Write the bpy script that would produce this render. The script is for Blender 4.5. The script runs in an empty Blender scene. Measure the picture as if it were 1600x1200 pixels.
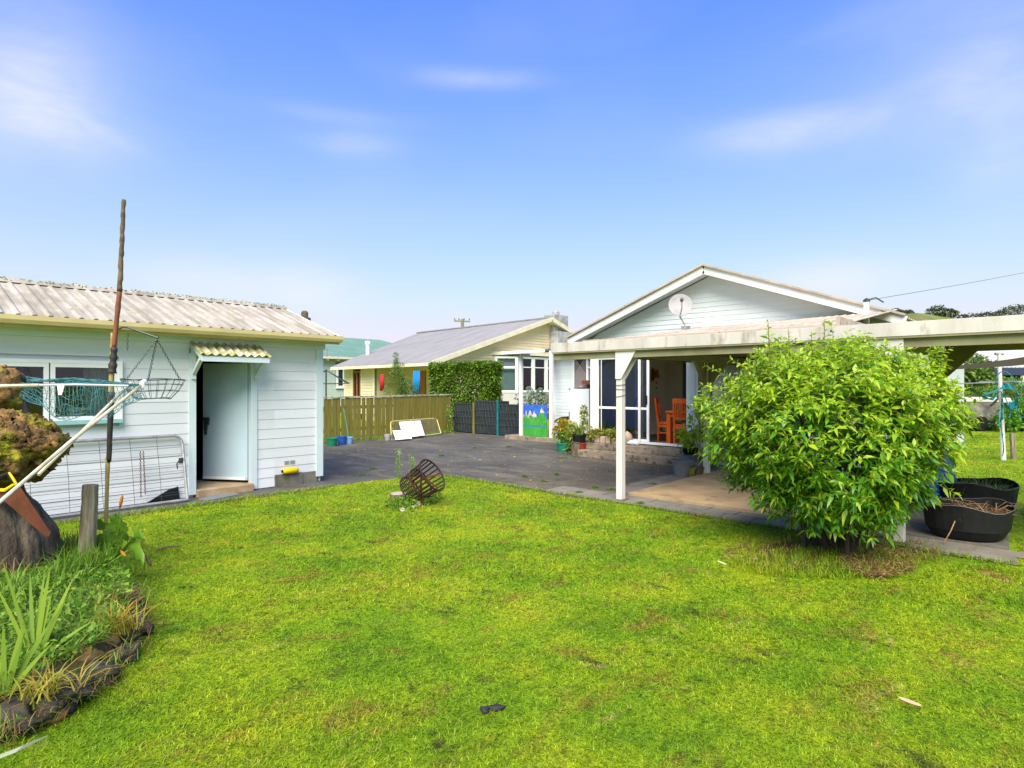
import bpy, math, random
import numpy as np
from mathutils import Vector, Matrix
random.seed(7); rng = np.random.default_rng(7)
C = bpy.context.scene.collection
rad = math.radians
# ---------------------------------------------------------------- camera frame
H = 1.65; FP = 937.0; HZ = 602.0
CA, SA = math.cos(rad(43)), math.sin(rad(43))
def Q(px, py, d):                       # world point at distance d seen in direction (px,py)
    X = (px-800)/FP*d
    return Vector((CA*d+SA*X, SA*d-CA*X, H-(py-HZ)*d/FP))
def G(px, py, z=0.0):                   # point on height z
    return Q(px, py, FP*(H-z)/(py-HZ))
def yw(px, xp):
    t = (px-800)/FP; return xp*(SA-t*CA)/(CA+t*SA)
def xw(px, yp):
    t = (px-800)/FP; return yp*(CA+t*SA)/(SA-t*CA)
# ---------------------------------------------------------------- materials
def lin(c): return tuple(((v/255.)/12.92 if v/255. <= .04045 else ((v/255.+.055)/1.055)**2.4) for v in c)
def newmat(name):
    m = bpy.data.materials.new(name); m.use_nodes = True
    nt = m.node_tree; nt.nodes.clear(); return m, nt
def ramp(nt, fac, stops):
    r = nt.nodes.new('ShaderNodeValToRGB')
    e = r.color_ramp.elements
    while len(e) < len(stops): e.new(.5)
    for i, (p, c) in enumerate(stops):
        e[i].position = p; e[i].color = (c[0], c[1], c[2], 1)
    nt.links.new(fac, r.inputs['Fac']); return r.outputs['Color']
def noise(nt, vec, scale, detail=5, rough=.6, dist=0):
    n = nt.nodes.new('ShaderNodeTexNoise'); n.inputs['Scale'].default_value = scale
    n.inputs['Detail'].default_value = detail; n.inputs['Roughness'].default_value = rough
    n.inputs['Distortion'].default_value = dist
    nt.links.new(vec, n.inputs['Vector']); return n.outputs['Fac']
def mixc(nt, fac, a, b, mode='MIX'):
    m = nt.nodes.new('ShaderNodeMix'); m.data_type = 'RGBA'; m.blend_type = mode
    for s, v in ((m.inputs[0], fac), (m.inputs[6], a), (m.inputs[7], b)):
        if hasattr(v, 'is_output'): nt.links.new(v, s)
        else: s.default_value = v if isinstance(v, (int, float)) else (v[0], v[1], v[2], 1)
    return m.outputs[2]
def coords(nt, stretch=(1, 1, 1), world=False):
    if world: o = nt.nodes.new('ShaderNodeNewGeometry').outputs['Position']
    else: o = nt.nodes.new('ShaderNodeTexCoord').outputs['Object']
    mp = nt.nodes.new('ShaderNodeMapping'); mp.inputs['Scale'].default_value = stretch
    nt.links.new(o, mp.inputs['Vector']); return mp.outputs['Vector']
def finish(nt, col, rough=.7, metal=0, spec=.3, bump=None, bd=.01):
    p = nt.nodes.new('ShaderNodeBsdfPrincipled'); o = nt.nodes.new('ShaderNodeOutputMaterial')
    if hasattr(col, 'is_output'): nt.links.new(col, p.inputs['Base Color'])
    else: p.inputs['Base Color'].default_value = (*col, 1)
    p.inputs['Roughness'].default_value = rough; p.inputs['Metallic'].default_value = metal
    p.inputs['Specular IOR Level'].default_value = spec
    if bump is not None:
        b = nt.nodes.new('ShaderNodeBump'); b.inputs['Distance'].default_value = bd; b.inputs['Strength'].default_value = .8
        nt.links.new(bump, b.inputs['Height']); nt.links.new(b.outputs['Normal'], p.inputs['Normal'])
    nt.links.new(p.outputs[0], o.inputs['Surface']); return p
def M(name, c1, c2=None, scale=4, lo=.4, hi=.65, rough=.7, metal=0, spec=.3, stretch=(1, 1, 1), c3=None, s3=12, lo3=.55, hi3=.7, bump=0, bs=60, detail=6, world=False, isl=0):
    m, nt = newmat(name)
    v = coords(nt, stretch, world)
    if c2 is None: c2 = tuple(x*.86 for x in c1)
    col = ramp(nt, noise(nt, v, scale, detail), [(lo, c1), (hi, c2)])
    if c3 is not None:
        f = ramp(nt, noise(nt, v, s3, 6, .65), [(lo3, (0, 0, 0)), (hi3, (1, 1, 1))])
        col = mixc(nt, f, col, c3)
    if isl:
        g = nt.nodes.new('ShaderNodeNewGeometry'); col = mixc(nt, 1.0, col, ramp(nt, g.outputs['Random Per Island'], [(0, (1-isl,)*3), (1, (1+isl*.6,)*3)]), 'MULTIPLY')
    b = noise(nt, v, bs, 4) if bump else None
    finish(nt, col, rough, metal, spec, b, bump if bump else .01)
    return m
def leafmat(name, cols, trans=.35, rough=.45, spec=.35):
    m, nt = newmat(name)
    g = nt.nodes.new('ShaderNodeNewGeometry')
    n = len(cols); col = ramp(nt, g.outputs['Random Per Island'], [(i/(n-1), c) for i, c in enumerate(cols)])
    p = nt.nodes.new('ShaderNodeBsdfPrincipled'); p.inputs['Roughness'].default_value = rough
    p.inputs['Specular IOR Level'].default_value = spec
    t = nt.nodes.new('ShaderNodeBsdfTranslucent'); mx = nt.nodes.new('ShaderNodeMixShader'); mx.inputs[0].default_value = trans
    o = nt.nodes.new('ShaderNodeOutputMaterial')
    nt.links.new(col, p.inputs['Base Color']); nt.links.new(col, t.inputs['Color'])
    nt.links.new(p.outputs[0], mx.inputs[1]); nt.links.new(t.outputs[0], mx.inputs[2]); nt.links.new(mx.outputs[0], o.inputs['Surface'])
    return m
def glassmat(name, tint=(.85, .9, .9), refl=.25):
    m, nt = newmat(name)
    t = nt.nodes.new('ShaderNodeBsdfTransparent'); t.inputs[0].default_value = (*tint, 1)
    g = nt.nodes.new('ShaderNodeBsdfGlossy'); g.inputs['Roughness'].default_value = .03
    f = nt.nodes.new('ShaderNodeFresnel'); f.inputs[0].default_value = 1.5
    a = nt.nodes.new('ShaderNodeMath'); a.operation = 'MULTIPLY_ADD'; a.inputs[1].default_value = 1.0; a.inputs[2].default_value = refl*.4
    nt.links.new(f.outputs[0], a.inputs[0])
    mx = nt.nodes.new('ShaderNodeMixShader'); o = nt.nodes.new('ShaderNodeOutputMaterial')
    nt.links.new(a.outputs[0], mx.inputs[0]); nt.links.new(t.outputs[0], mx.inputs[1]); nt.links.new(g.outputs[0], mx.inputs[2])
    nt.links.new(mx.outputs[0], o.inputs['Surface']); return m
# lawn colour shared by the ground sheet and the blades (true wear patches of the turf)
def lawn_colour(nt, blade):
    v = coords(nt, (1, 1, 1), True)
    a = ramp(nt, noise(nt, v, 1.1, 8, .65), [(.30, (.12, .25, .010)), (.46, (.21, .35, .012)), (.60, (.32, .42, .015)), (.74, (.42, .40, .03))])
    vb = coords(nt, (1, 1.6, 1), True)
    dry = ramp(nt, noise(nt, vb, 1.9, 9, .75, .6), [(.53, (0, 0, 0)), (.66, (.9, .9, .9))])
    a = mixc(nt, dry, a, (.27, .20, .035))
    mud = ramp(nt, noise(nt, coords(nt, (1.3, 1, 1), True), 3.1, 9, .8, .3), [(.56, (0, 0, 0)), (.64, (.85, .85, .85))])
    a = mixc(nt, mud, a, (.08, .095, .022))
    pale = ramp(nt, noise(nt, coords(nt, (.8, 1.4, 1), True), 2.4, 7, .7, .9), [(.60, (0, 0, 0)), (.74, (.75, .75, .75))])
    a = mixc(nt, pale, a, (.52, .42, .13))
    a = mixc(nt, 1.0, a, ramp(nt, noise(nt, coords(nt, (1, 1.5, 1), True), 9, 5, .7, .4), [(.32, (.68, .74, .65)), (.5, (1.08, 1.05, 1.05)), (.68, (1.28, 1.18, 1.2))]), 'MULTIPLY')
    a = mixc(nt, 1.0, a, ramp(nt, noise(nt, coords(nt, (1.3, 1, 1), True), 30, 4, .7), [(.35, (.70, .76, .7)), (.55, (1, 1, 1)), (.7, (1.2, 1.15, 1.1))]), 'MULTIPLY')
    if blade:
        g = nt.nodes.new('ShaderNodeNewGeometry')
        a = mixc(nt, .75, a, ramp(nt, g.outputs['Random Per Island'], [(0, (.25, .33, .25)), (.40, (.95, .97, .9)), (.85, (1.35, 1.3, 1.3)), (1, (1.9, 1.6, 4))]), 'MULTIPLY')
    return a
def lawnmat():
    m, nt = newmat('lawn')
    c = lawn_colour(nt, False); c = mixc(nt, 1.0, c, (.85, .85, .8), 'MULTIPLY')
    near = coords(nt, (1, 1, 1), True)
    f = noise(nt, near, 45, 6, .7); c = mixc(nt, .7, c, ramp(nt, f, [(.3, (.45, .5, .4)), (.65, (1.35, 1.3, 1.2))]), 'MULTIPLY')
    finish(nt, c, .9, 0, .1, f, .03); return m
def blademat():
    m, nt = newmat('grass_blades'); c = lawn_colour(nt, True)
    p = nt.nodes.new('ShaderNodeBsdfPrincipled'); p.inputs['Roughness'].default_value = .55; p.inputs['Specular IOR Level'].default_value = .2
    t = nt.nodes.new('ShaderNodeBsdfTranslucent'); mx = nt.nodes.new('ShaderNodeMixShader'); mx.inputs[0].default_value = .4
    o = nt.nodes.new('ShaderNodeOutputMaterial')
    nt.links.new(c, p.inputs['Base Color']); nt.links.new(c, t.inputs['Color'])
    nt.links.new(p.outputs[0], mx.inputs[1]); nt.links.new(t.outputs[0], mx.inputs[2]); nt.links.new(mx.outputs[0], o.inputs['Surface']); return m
def asphaltmat():
    m, nt = newmat('asphalt'); v = coords(nt, (1, 1, 1), True)
    c = ramp(nt, noise(nt, v, .55, 6, .6), [(.36, (.060, .054, .046)), (.62, (.102, .092, .078))])
    # brown dirt washed over the part nearest the patio
    sx = nt.nodes.new('ShaderNodeSeparateXYZ'); nt.links.new(v, sx.inputs[0])
    mr = nt.nodes.new('ShaderNodeMapRange'); nt.links.new(sx.outputs[1], mr.inputs[0]); mr.inputs[1].default_value = 8.6; mr.inputs[2].default_value = 6.2
    n2 = noise(nt, v, 1.3, 7, .7); mm = nt.nodes.new('ShaderNodeMath'); mm.operation = 'MULTIPLY'
    nt.links.new(mr.outputs[0], mm.inputs[0]); nt.links.new(ramp(nt, n2, [(.3, (0, 0, 0)), (.6, (1, 1, 1))]), mm.inputs[1])
    c = mixc(nt, mm.outputs[0], c, (.125, .095, .06))
    g = noise(nt, v, 160, 3, .8); c = mixc(nt, .6, c, ramp(nt, g, [(.35, (.6, .6, .6)), (.7, (1.5, 1.5, 1.5))]), 'MULTIPLY')
    moss = ramp(nt, noise(nt, coords(nt, (1, 1.3, 1), True), 2.6, 8, .75, .5), [(.57, (0, 0, 0)), (.66, (.85, .85, .85))])
    c = mixc(nt, moss, c, (.14, .15, .03))
    pat = ramp(nt, noise(nt, coords(nt, (1.6, .7, 1), True), 1.4, 7, .65, .8), [(.50, (0, 0, 0)), (.62, (.8, .8, .8))])
    c = mixc(nt, pat, c, (.15, .13, .10))
    crack = nt.nodes.new('ShaderNodeTexVoronoi'); crack.feature = 'DISTANCE_TO_EDGE'; crack.inputs['Scale'].default_value = .45
    wv = nt.nodes.new('ShaderNodeTexNoise'); wv.inputs['Scale'].default_value = 2.5; nt.links.new(v, wv.inputs['Vector'])
    va = nt.nodes.new('ShaderNodeVectorMath'); va.operation = 'ADD'; nt.links.new(v, va.inputs[0]); nt.links.new(wv.outputs['Color'], va.inputs[1]); nt.links.new(va.outputs[0], crack.inputs['Vector'])
    c = mixc(nt, ramp(nt, crack.outputs['Distance'], [(.004, (.75, .75, .75)), (.012, (0, 0, 0))]), c, (.05, .05, .03))
    finish(nt, c, .75, 0, .35, g, .006); return m

m_lawn = lawnmat(); m_blade = blademat(); m_asph = asphaltmat()
m_shed = M('shed_paint', (.70, .715, .765), (.64, .66, .71), 1.4, .35, .7, .5, c3=(.46, .50, .46), s3=4.5, lo3=.62, hi3=.85, isl=.07, bump=.0015, bs=25, stretch=(.4, 1, 2.5))
m_shedtrim = M('shed_trim_paint', (.60, .69, .74), (.54, .62, .67), 2, .35, .7, .5)
m_sill = M('sill_paint', (.28, .52, .52), None, 3)
m_door = M('shed_door_paint', (.48, .61, .70), (.44, .56, .64), 1.4, .3, .7, .4, c3=(.30, .24, .17), s3=6, lo3=.68, hi3=.74)
m_shedroof = M('weathered_roof', (.42, .38, .33), (.27, .24, .20), 1.6, .38, .62, .9, c3=(.22, .20, .07), s3=5, lo3=.56, hi3=.72, stretch=(3, .7, 1), spec=.1)
m_awn = M('mossy_awning_roof', (.62, .56, .42), (.38, .34, .18), 5, .4, .6, .9, c3=(.24, .24, .04), s3=9, lo3=.48, hi3=.6)
m_gutter = M('gutter_paint', (.60, .50, .24), (.50, .41, .19), 3, .4, .7, .5)
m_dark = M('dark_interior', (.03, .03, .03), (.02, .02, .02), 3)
m_curtain = M('curtain', (.55, .55, .52), (.35, .35, .34), 18, .4, .6, stretch=(6, 6, .2))
m_white = M('white_paint', (.80, .81, .82), (.72, .73, .74), 2, .4, .7, .4)
m_glass = glassmat('window_glass', refl=.0); m_glass2 = glassmat('door_glass', (.55, .58, .6), .35)
m_conc = M('concrete', (.20, .18, .15), (.10, .095, .08), 3, .35, .65, .9, c3=(.10, .11, .03), s3=4, lo3=.6, hi3=.7, bump=.006)
m_apron = M('apron_concrete', (.105, .10, .095), (.065, .065, .055), 2.5, .35, .65, .9, c3=(.14, .15, .03), s3=3, lo3=.56, hi3=.68, bump=.005, world=True)
m_paver = M('grey_pavers', (.22, .20, .175), (.15, .13, .11), 2.2, .35, .65, .85, c3=(.13, .14, .04), s3=5, lo3=.62, hi3=.72, bump=.004, world=True)
m_tan = M('tan_slab', (.47, .34, .19), (.32, .22, .12), 1.6, .35, .65, .85, c3=(.17, .11, .07), s3=2.6, lo3=.54, hi3=.76, world=True, bump=.003)
m_step = M('mossy_step', (.34, .27, .20), (.20, .16, .12), 3, .38, .62, .9, c3=(.07, .06, .035), s3=7, lo3=.52, hi3=.66, bump=.015, bs=25)
m_stonestep = M('door_step', (.42, .32, .22), (.28, .18, .08), 3, .4, .6, .9, bump=.006)
m_house = M('house_paint', (.70, .755, .775), (.65, .70, .715), 1.4, .35, .7, .5, c3=(.42, .52, .46), s3=3, lo3=.6, hi3=.88, isl=.06, bump=.0015, bs=25, stretch=(1, .4, 2.5))
m_houseg = M('porch_wall_paint', (.64, .70, .72), (.57, .63, .65), 1.5, .35, .7, .5, isl=.06)
m_barge = M('barge_paint', (.80, .80, .78), (.70, .70, .66), 3, .45, .7, .5, c3=(.30, .27, .20), s3=6, lo3=.68, hi3=.8)
m_carp = M('carport_fascia_paint', (.57, .535, .505), (.45, .41, .375), 2.2, .35, .68, .8, c3=(.26, .19, .13), s3=3.2, lo3=.55, hi3=.74, stretch=(1, 1.6, .45), bump=.002, bs=30)
m_post = M('post_paint', (.68, .64, .62), (.56, .52, .50), 2, .4, .7, .6, c3=(.34, .28, .2), s3=6, lo3=.58, hi3=.76, stretch=(1, 1, .35), bump=.002, bs=30)
m_ptroof = M('patio_roof', (.50, .42, .34), (.34, .28, .22), 2, .38, .62, .8, c3=(.12, .09, .06), s3=6, lo3=.6, hi3=.72)
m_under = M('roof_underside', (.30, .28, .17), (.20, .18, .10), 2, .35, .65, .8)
m_roofgrey = M('grey_roof', (.27, .26, .265), (.21, .20, .205), 1.0, .38, .65, .6, stretch=(.6, 2.5, 1))
m_cream = M('cream_paint', (.72, .62, .42), (.66, .56, .37), 1.2, .35, .7, .6, isl=.07)
m_creamtrim = M('cream_trim', (.74, .68, .52), (.62, .55, .38), 3, .4, .7, .6)
m_chim = M('chimney_render', (.42, .42, .44), (.26, .26, .27), 3, .38, .6, .9)
m_greenroof = M('green_roof', (.13, .235, .195), (.10, .19, .155), 1, .35, .65, .6)
m_palewall = M('pale_green_boards', (.50, .58, .55), (.44, .52, .49), 1, .35, .65, .6)
m_fence = M('treated_fence', (.25, .21, .04), (.16, .14, .028), 2.2, .35, .65, .85, stretch=(6, 6, .5), c3=(.07, .065, .02), s3=3, lo3=.58, hi3=.75)
m_wood = M('grey_timber', (.30, .26, .19), (.13, .11, .07), 6, .38, .62, .9, stretch=(5, 5, .5), bump=.01, bs=20)
m_palmoss = M('lichen_rail', (.5, .5, .38), (.2, .2, .12), 8, .4, .6, .9)
m_black = M('black_plastic', (.008, .009, .010), (.014, .015, .016), 5, .4, .6, .6, spec=.2)
m_crate = M('crate_slats', (.022, .03, .045), (.035, .045, .05), 4, .4, .6, .6)
m_navy = M('navy', (.03, .04, .09), None, 3)
m_teal = M('teal_rope', (.01, .22, .25), (.01, .15, .18), 8, .4, .6, .5)
m_netc = M('net_twine', (.08, .26, .30), (.05, .16, .18), 20, .4, .6, .7)
m_wire = M('dark_wire', (.07, .085, .08), None, 20, rough=.5, metal=.5)
m_galv = M('galvanised', (.40, .41, .42), (.28, .28, .28), 8, .4, .6, .45, metal=.5)
m_rust = M('rust', (.16, .045, .015), (.06, .02, .012), 14, .38, .6, .85, bump=.004)
m_rustbl = M('burnt_rust', (.06, .022, .012), (.018, .012, .010), 12, .38, .6, .8, bump=.004)
m_saw = M('rusty_saw', (.12, .035, .016), (.08, .024, .012), 8, .4, .6, .6)
m_yel = M('yellow_plastic', (.75, .50, .01), None, 4, rough=.4)
m_orange = M('orange_timber', (.56, .10, .012), (.45, .075, .01), 5, .4, .6, .35, stretch=(4, 4, .6))
m_bamboo = M('bamboo', (.36, .28, .10), (.24, .18, .06), 10, .4, .6, .6, stretch=(1, 1, .4))
m_stick = M('bark_stick', (.17, .12, .08), (.10, .07, .045), 14, .4, .6, .9, bump=.004, bs=30)
m_redst = M('red_brown_stick', (.26, .08, .04), (.17, .06, .03), 8, .4, .6, .6)
m_tape = M('black_tape', (.025, .024, .024), (.045, .04, .035), 12, .4, .6, .6)
m_tube = M('weathered_white_tube', (.62, .57, .46), (.40, .35, .24), 6, .42, .65, .5)
m_stump = M('mossy_bark', (.34, .19, .06), (.09, .055, .028), 6, .38, .58, .95, c3=(.26, .25, .02), s3=4, lo3=.50, hi3=.62, bump=.05, bs=22, detail=9)
m_stump2 = M('stump_bark', (.19, .145, .10), (.065, .048, .038), 5, .38, .6, .95, c3=(.20, .17, .05), s3=3, lo3=.58, hi3=.68, bump=.03, bs=22, stretch=(1.6, 1.6, .6))
m_stone = M('dark_river_stone', (.085, .07, .055), (.03, .026, .022), 9, .38, .62, .8, c3=(.14, .10, .015), s3=5, lo3=.60, hi3=.72, bump=.008, bs=20)
m_stone2 = M('ochre_stone', (.20, .12, .02), (.08, .06, .03), 6, .38, .62, .7, bump=.008, bs=20)
m_soil = M('soil', (.045, .035, .018), (.075, .07, .02), 8, .4, .6, .95, bump=.03, bs=30)
m_mulch = M('mulch_soil', (.075, .045, .022), (.10, .11, .025), 5, .4, .6, .95, bump=.02, bs=30)
m_straw = leafmat('dry_straw', [(.26, .13, .05), (.12, .06, .03), (.36, .24, .12), (.20, .09, .04)], .15, .8, .1)
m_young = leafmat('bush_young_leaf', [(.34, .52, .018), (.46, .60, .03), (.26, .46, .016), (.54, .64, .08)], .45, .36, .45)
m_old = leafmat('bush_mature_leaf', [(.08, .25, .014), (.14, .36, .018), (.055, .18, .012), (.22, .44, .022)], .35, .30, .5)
m_hedge = leafmat('hedge_leaf', [(.08, .18, .014), (.16, .28, .02), (.05, .12, .01), (.26, .36, .03)], .25, .4)
m_conif = leafmat('shrub_leaf', [(.10, .20, .035), (.18, .26, .05), (.06, .13, .025)], .25, .5)
m_treeleaf = leafmat('tree_leaf', [(.08, .15, .02), (.15, .24, .025), (.04, .09, .012), (.20, .29, .04)], .25, .5)
m_iris = leafmat('iris_leaf', [(.17, .30, .07), (.30, .42, .05), (.12, .24, .04)], .35, .4)
m_weed = leafmat('weed_leaf', [(.12, .27, .02), (.22, .39, .035), (.07, .18, .012), (.34, .46, .06)], .35, .5)
m_calla = leafmat('lily_leaf', [(.13, .28, .02), (.20, .36, .04)], .35, .3)
m_suc = leafmat('succulent_leaf', [(.30, .34, .03), (.18, .26, .03), (.38, .30, .05)], .2, .5)
m_aloe = leafmat('spiky_leaf', [(.12, .20, .05), (.26, .36, .06), (.06, .10, .03)], .2, .4)
m_yfl = leafmat('yellowing_leaf', [(.45, .33, .03), (.30, .34, .04), (.50, .22, .03)], .3, .5)
m_flower = leafmat('white_petal', [(.8, .78, .68), (.75, .72, .55)], .3, .6)
m_bud = M('orange_flower', (.60, .14, .02), (.35, .22, .03), 20)
m_greenp = M('green_plastic', (.015, .22, .12), None, 4, rough=.4)
m_bluep = M('blue_plastic', (.03, .10, .40), None, 4, rough=.35)
m_lblue = M('light_blue_plastic', (.22, .45, .75), None, 4, rough=.35)
m_tarp = M('blue_tarp', (.005, .13, .50), (.004, .08, .36), 4, .4, .6, .45, bump=.02, bs=8)
m_greyp = M('grey_plastic', (.13, .14, .155), None, 4, rough=.5)
m_terr = M('terracotta', (.40, .12, .06), None, 5)
m_redp = M('red_plastic', (.38, .03, .025), None, 5, rough=.4)
m_bay = M('bay_reflection', (.52, .62, .58), (.36, .45, .42), 1.5, stretch=(1, 1, .3))  # greenish grey of the bay pane reflections, put into the sheet colour
m_pale = M('pale_stone', (.48, .36, .28), (.35, .26, .19), 6)
m_fridge = M('fridge_enamel', (.78, .78, .79), (.74, .74, .76), 1, rough=.3)
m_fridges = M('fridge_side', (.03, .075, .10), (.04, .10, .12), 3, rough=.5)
m_dish = M('dish_grey', (.36, .35, .36), (.28, .27, .27), 3, .4, .7, .6, c3=(.25, .23, .15), s3=6, lo3=.62, hi3=.75)
m_inwall = M('interior_wall', (.80, .72, .62), None, 1)
m_brown = M('pane_reflection_brown', (.11, .05, .028), (.08, .035, .02), 2)  # brown of the reflection in the lower door panes, put into colour
m_floor = M('interior_floor', (.16, .14, .12), (.10, .09, .08), 4)
m_grille = M('security_grille', (.55, .50, .50), None, 4)
m_grillb = M('grille_dark', (.05, .03, .028), None, 4)
m_red = M('red_cloth', (.40, .012, .03), None, 5); m_bluec = M('blue_cloth', (.005, .17, .42), None, 5); m_ordoor = M('orange_door', (.45, .16, .03), None, 3)
m_hill = M('hill_grass', (.17, .20, .045), (.10, .13, .035), .02, .4, .6, .9, c3=(.20, .15, .05), s3=.03, lo3=.55, hi3=.7)
m_far = leafmat('far_tree', [(.09, .12, .07), (.14, .16, .08), (.06, .08, .06)], .1, .8)
m_mblue = M('mural_blue', (.04, .14, .55), (.02, .08, .36), 8); m_mgreen = M('mural_green', (.03, .24, .03), (.05, .32, .04), 8)
m_mwhite = M('mural_white', (.62, .60, .58), (.38, .32, .30), 10, .4, .6); m_mband = M('mural_band', (.04, .20, .25), None, 8)
m_lilac = M('lilac_roof', (.45, .43, .50), (.38, .36, .42), 2, stretch=(4, 1, 1))
m_greytarp = M('grey_tarpaulin', (.22, .20, .18), (.10, .09, .085), 3, .4, .6, .5, bump=.03, bs=5)
m_whitetarp = M('white_tarpaulin', (.62, .58, .56), None, 3)
m_canvas = M('dark_canvas', (.05, .045, .03), None, 4)
m_drytwig = M('dry_twig', (.36, .25, .14), (.22, .12, .06), 9, .4, .6)

# ---------------------------------------------------------------- mesh builder
class MB:
    def __init__(s): s.v = []; s.f = []; s.mi = []; s.cur = 0
    def add(s, vs, fs):
        n = len(s.v); s.v += [tuple(v) for v in vs]
        for f in fs: s.f.append([n+i for i in f]); s.mi.append(s.cur)
    def box(s, x0, x1, y0, y1, z0, z1):
        x0, x1 = min(x0, x1), max(x0, x1); y0, y1 = min(y0, y1), max(y0, y1); z0, z1 = min(z0, z1), max(z0, z1)
        s.add([(x0,y0,z0),(x1,y0,z0),(x1,y1,z0),(x0,y1,z0),(x0,y0,z1),(x1,y0,z1),(x1,y1,z1),(x0,y1,z1)],
              [(0,3,2,1),(4,5,6,7),(0,1,5,4),(1,2,6,5),(2,3,7,6),(3,0,4,7)])
    def beam(s, p, q, w, h, up=(0, 0, 1)):
        p, q = Vector(p), Vector(q); d = (q-p).normalized(); up = Vector(up)
        if abs(d.dot(up)) > .98: up = Vector((1, 0, 0))
        r = d.cross(up).normalized()*(w/2); u = r.cross(d).normalized()*(h/2)
        s.add([p-r-u, p+r-u, p+r+u, p-r+u, q-r-u, q+r-u, q+r+u, q-r+u],
              [(0,1,2,3),(7,6,5,4),(0,4,5,1),(1,5,6,2),(2,6,7,3),(3,7,4,0)])
    def prism(s, pts, off):
        n = len(pts); off = Vector(off); a = [Vector(p) for p in pts]
        s.add(a+[p+off for p in a], [tuple(range(n-1, -1, -1)), tuple(range(n, 2*n))]+[(i, (i+1) % n, n+(i+1) % n, n+i) for i in range(n)])
    def tube(s, pts, r, n=8, closed=False):
        pts = [Vector(p) for p in pts]; m = len(pts); rs = r if isinstance(r, (list, tuple)) else [r]*m
        d0 = (pts[1]-pts[0]).normalized(); ref = Vector((0, 0, 1)) if abs(d0.z) < .9 else Vector((1, 0, 0))
        vs = []; prev = None
        for i, p in enumerate(pts):
            if closed: d = pts[(i+1) % m]-pts[i-1]
            else: d = pts[min(i+1, m-1)]-pts[max(i-1, 0)]
            d.normalize()
            a = d.cross(ref) if prev is None else prev-d*prev.dot(d)
            a.normalize(); b = d.cross(a); prev = a
            for k in range(n):
                t = 2*math.pi*k/n; vs.append(p+(a*math.cos(t)+b*math.sin(t))*rs[i])
        fs = []
        for i in range(m if closed else m-1):
            j = (i+1) % m
            for k in range(n): fs.append((i*n+k, i*n+(k+1) % n, j*n+(k+1) % n, j*n+k))
        if not closed: fs += [tuple(range(n-1, -1, -1)), tuple((m-1)*n+k for k in range(n))]
        s.add(vs, fs)
    def lathe(s, c, prof, n=20, mat=None, sx=1, sy=1):
        c = Vector(c); vs = []
        for r, z in prof:
            for k in range(n):
                t = 2*math.pi*k/n; v = Vector((r*math.cos(t)*sx, r*math.sin(t)*sy, z))
                if mat: v = mat @ v
                vs.append(c+v)
        m = len(prof); fs = []
        for i in range(m-1):
            for k in range(n): fs.append((i*n+k, i*n+(k+1) % n, (i+1)*n+(k+1) % n, (i+1)*n+k))
        fs += [tuple(range(n-1, -1, -1)), tuple((m-1)*n+k for k in range(n))]
        s.add(vs, fs)
    def blob(s, c, r, n=10, m=14, amp=.15, seed=0, rot=0):
        rr = random.Random(seed); c = Vector(c); ph = [rr.uniform(0, 6.3) for _ in range(9)]
        vs = []; R = Matrix.Rotation(rot, 3, 'Z')
        for i in range(n+1):
            th = math.pi*i/n
            for k in range(m):
                a = 2*math.pi*k/m; d = Vector((math.sin(th)*math.cos(a), math.sin(th)*math.sin(a), math.cos(th)))
                q = 1+amp*(math.sin(2.3*d.x*2+ph[0])*math.cos(2.9*d.y*2+ph[1])+.6*math.sin(5.1*d.z+4.3*d.x+ph[2])+.4*math.sin(9*d.y+7*d.z+ph[3]))
                v = Vector((d.x*r[0], d.y*r[1], d.z*r[2]))*q; vs.append(c+R @ v)
        fs = [(i*m+k, (i+1)*m+k, (i+1)*m+(k+1) % m, i*m+(k+1) % m) for i in range(n) for k in range(m)]
        s.add(vs, fs)
    def build(s, name, mats, parent=None, smooth=False, bevel=0):
        if not isinstance(mats, (list, tuple)): mats = [mats]
        me = bpy.data.meshes.new(name); off = parent_world(parent) if parent else Vector((0, 0, 0))
        me.from_pydata([(v[0]-off.x, v[1]-off.y, v[2]-off.z) for v in s.v], [], s.f)
        for m in mats: me.materials.append(m)
        if len(mats) > 1: me.polygons.foreach_set('material_index', s.mi)
        if smooth:
            me.polygons.foreach_set('use_smooth', [True]*len(me.polygons))
        me.update()
        o = bpy.data.objects.new(name, me); C.objects.link(o)
        if parent: o.parent = parent
        if bevel:
            b = o.modifiers.new('bevel', 'BEVEL'); b.width = bevel; b.segments = 2; b.limit_method = 'ANGLE'; b.harden_normals = False
        return o
def parent_world(p):
    v = Vector((0, 0, 0))
    while p is not None: v = v+Vector(p.location); p = p.parent
    return v
def tag(o, label=None, cat=None, group=None, kind=None):
    if label: o['label'] = label
    if cat: o['category'] = cat
    if group: o['group'] = group
    if kind: o['kind'] = kind
    return o
def thing(name, label, cat, loc=(0, 0, 0), group=None):
    o = bpy.data.objects.new(name, None); C.objects.link(o); o.location = Vector(loc); o.empty_display_size = .1
    return tag(o, label, cat, group)
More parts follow.
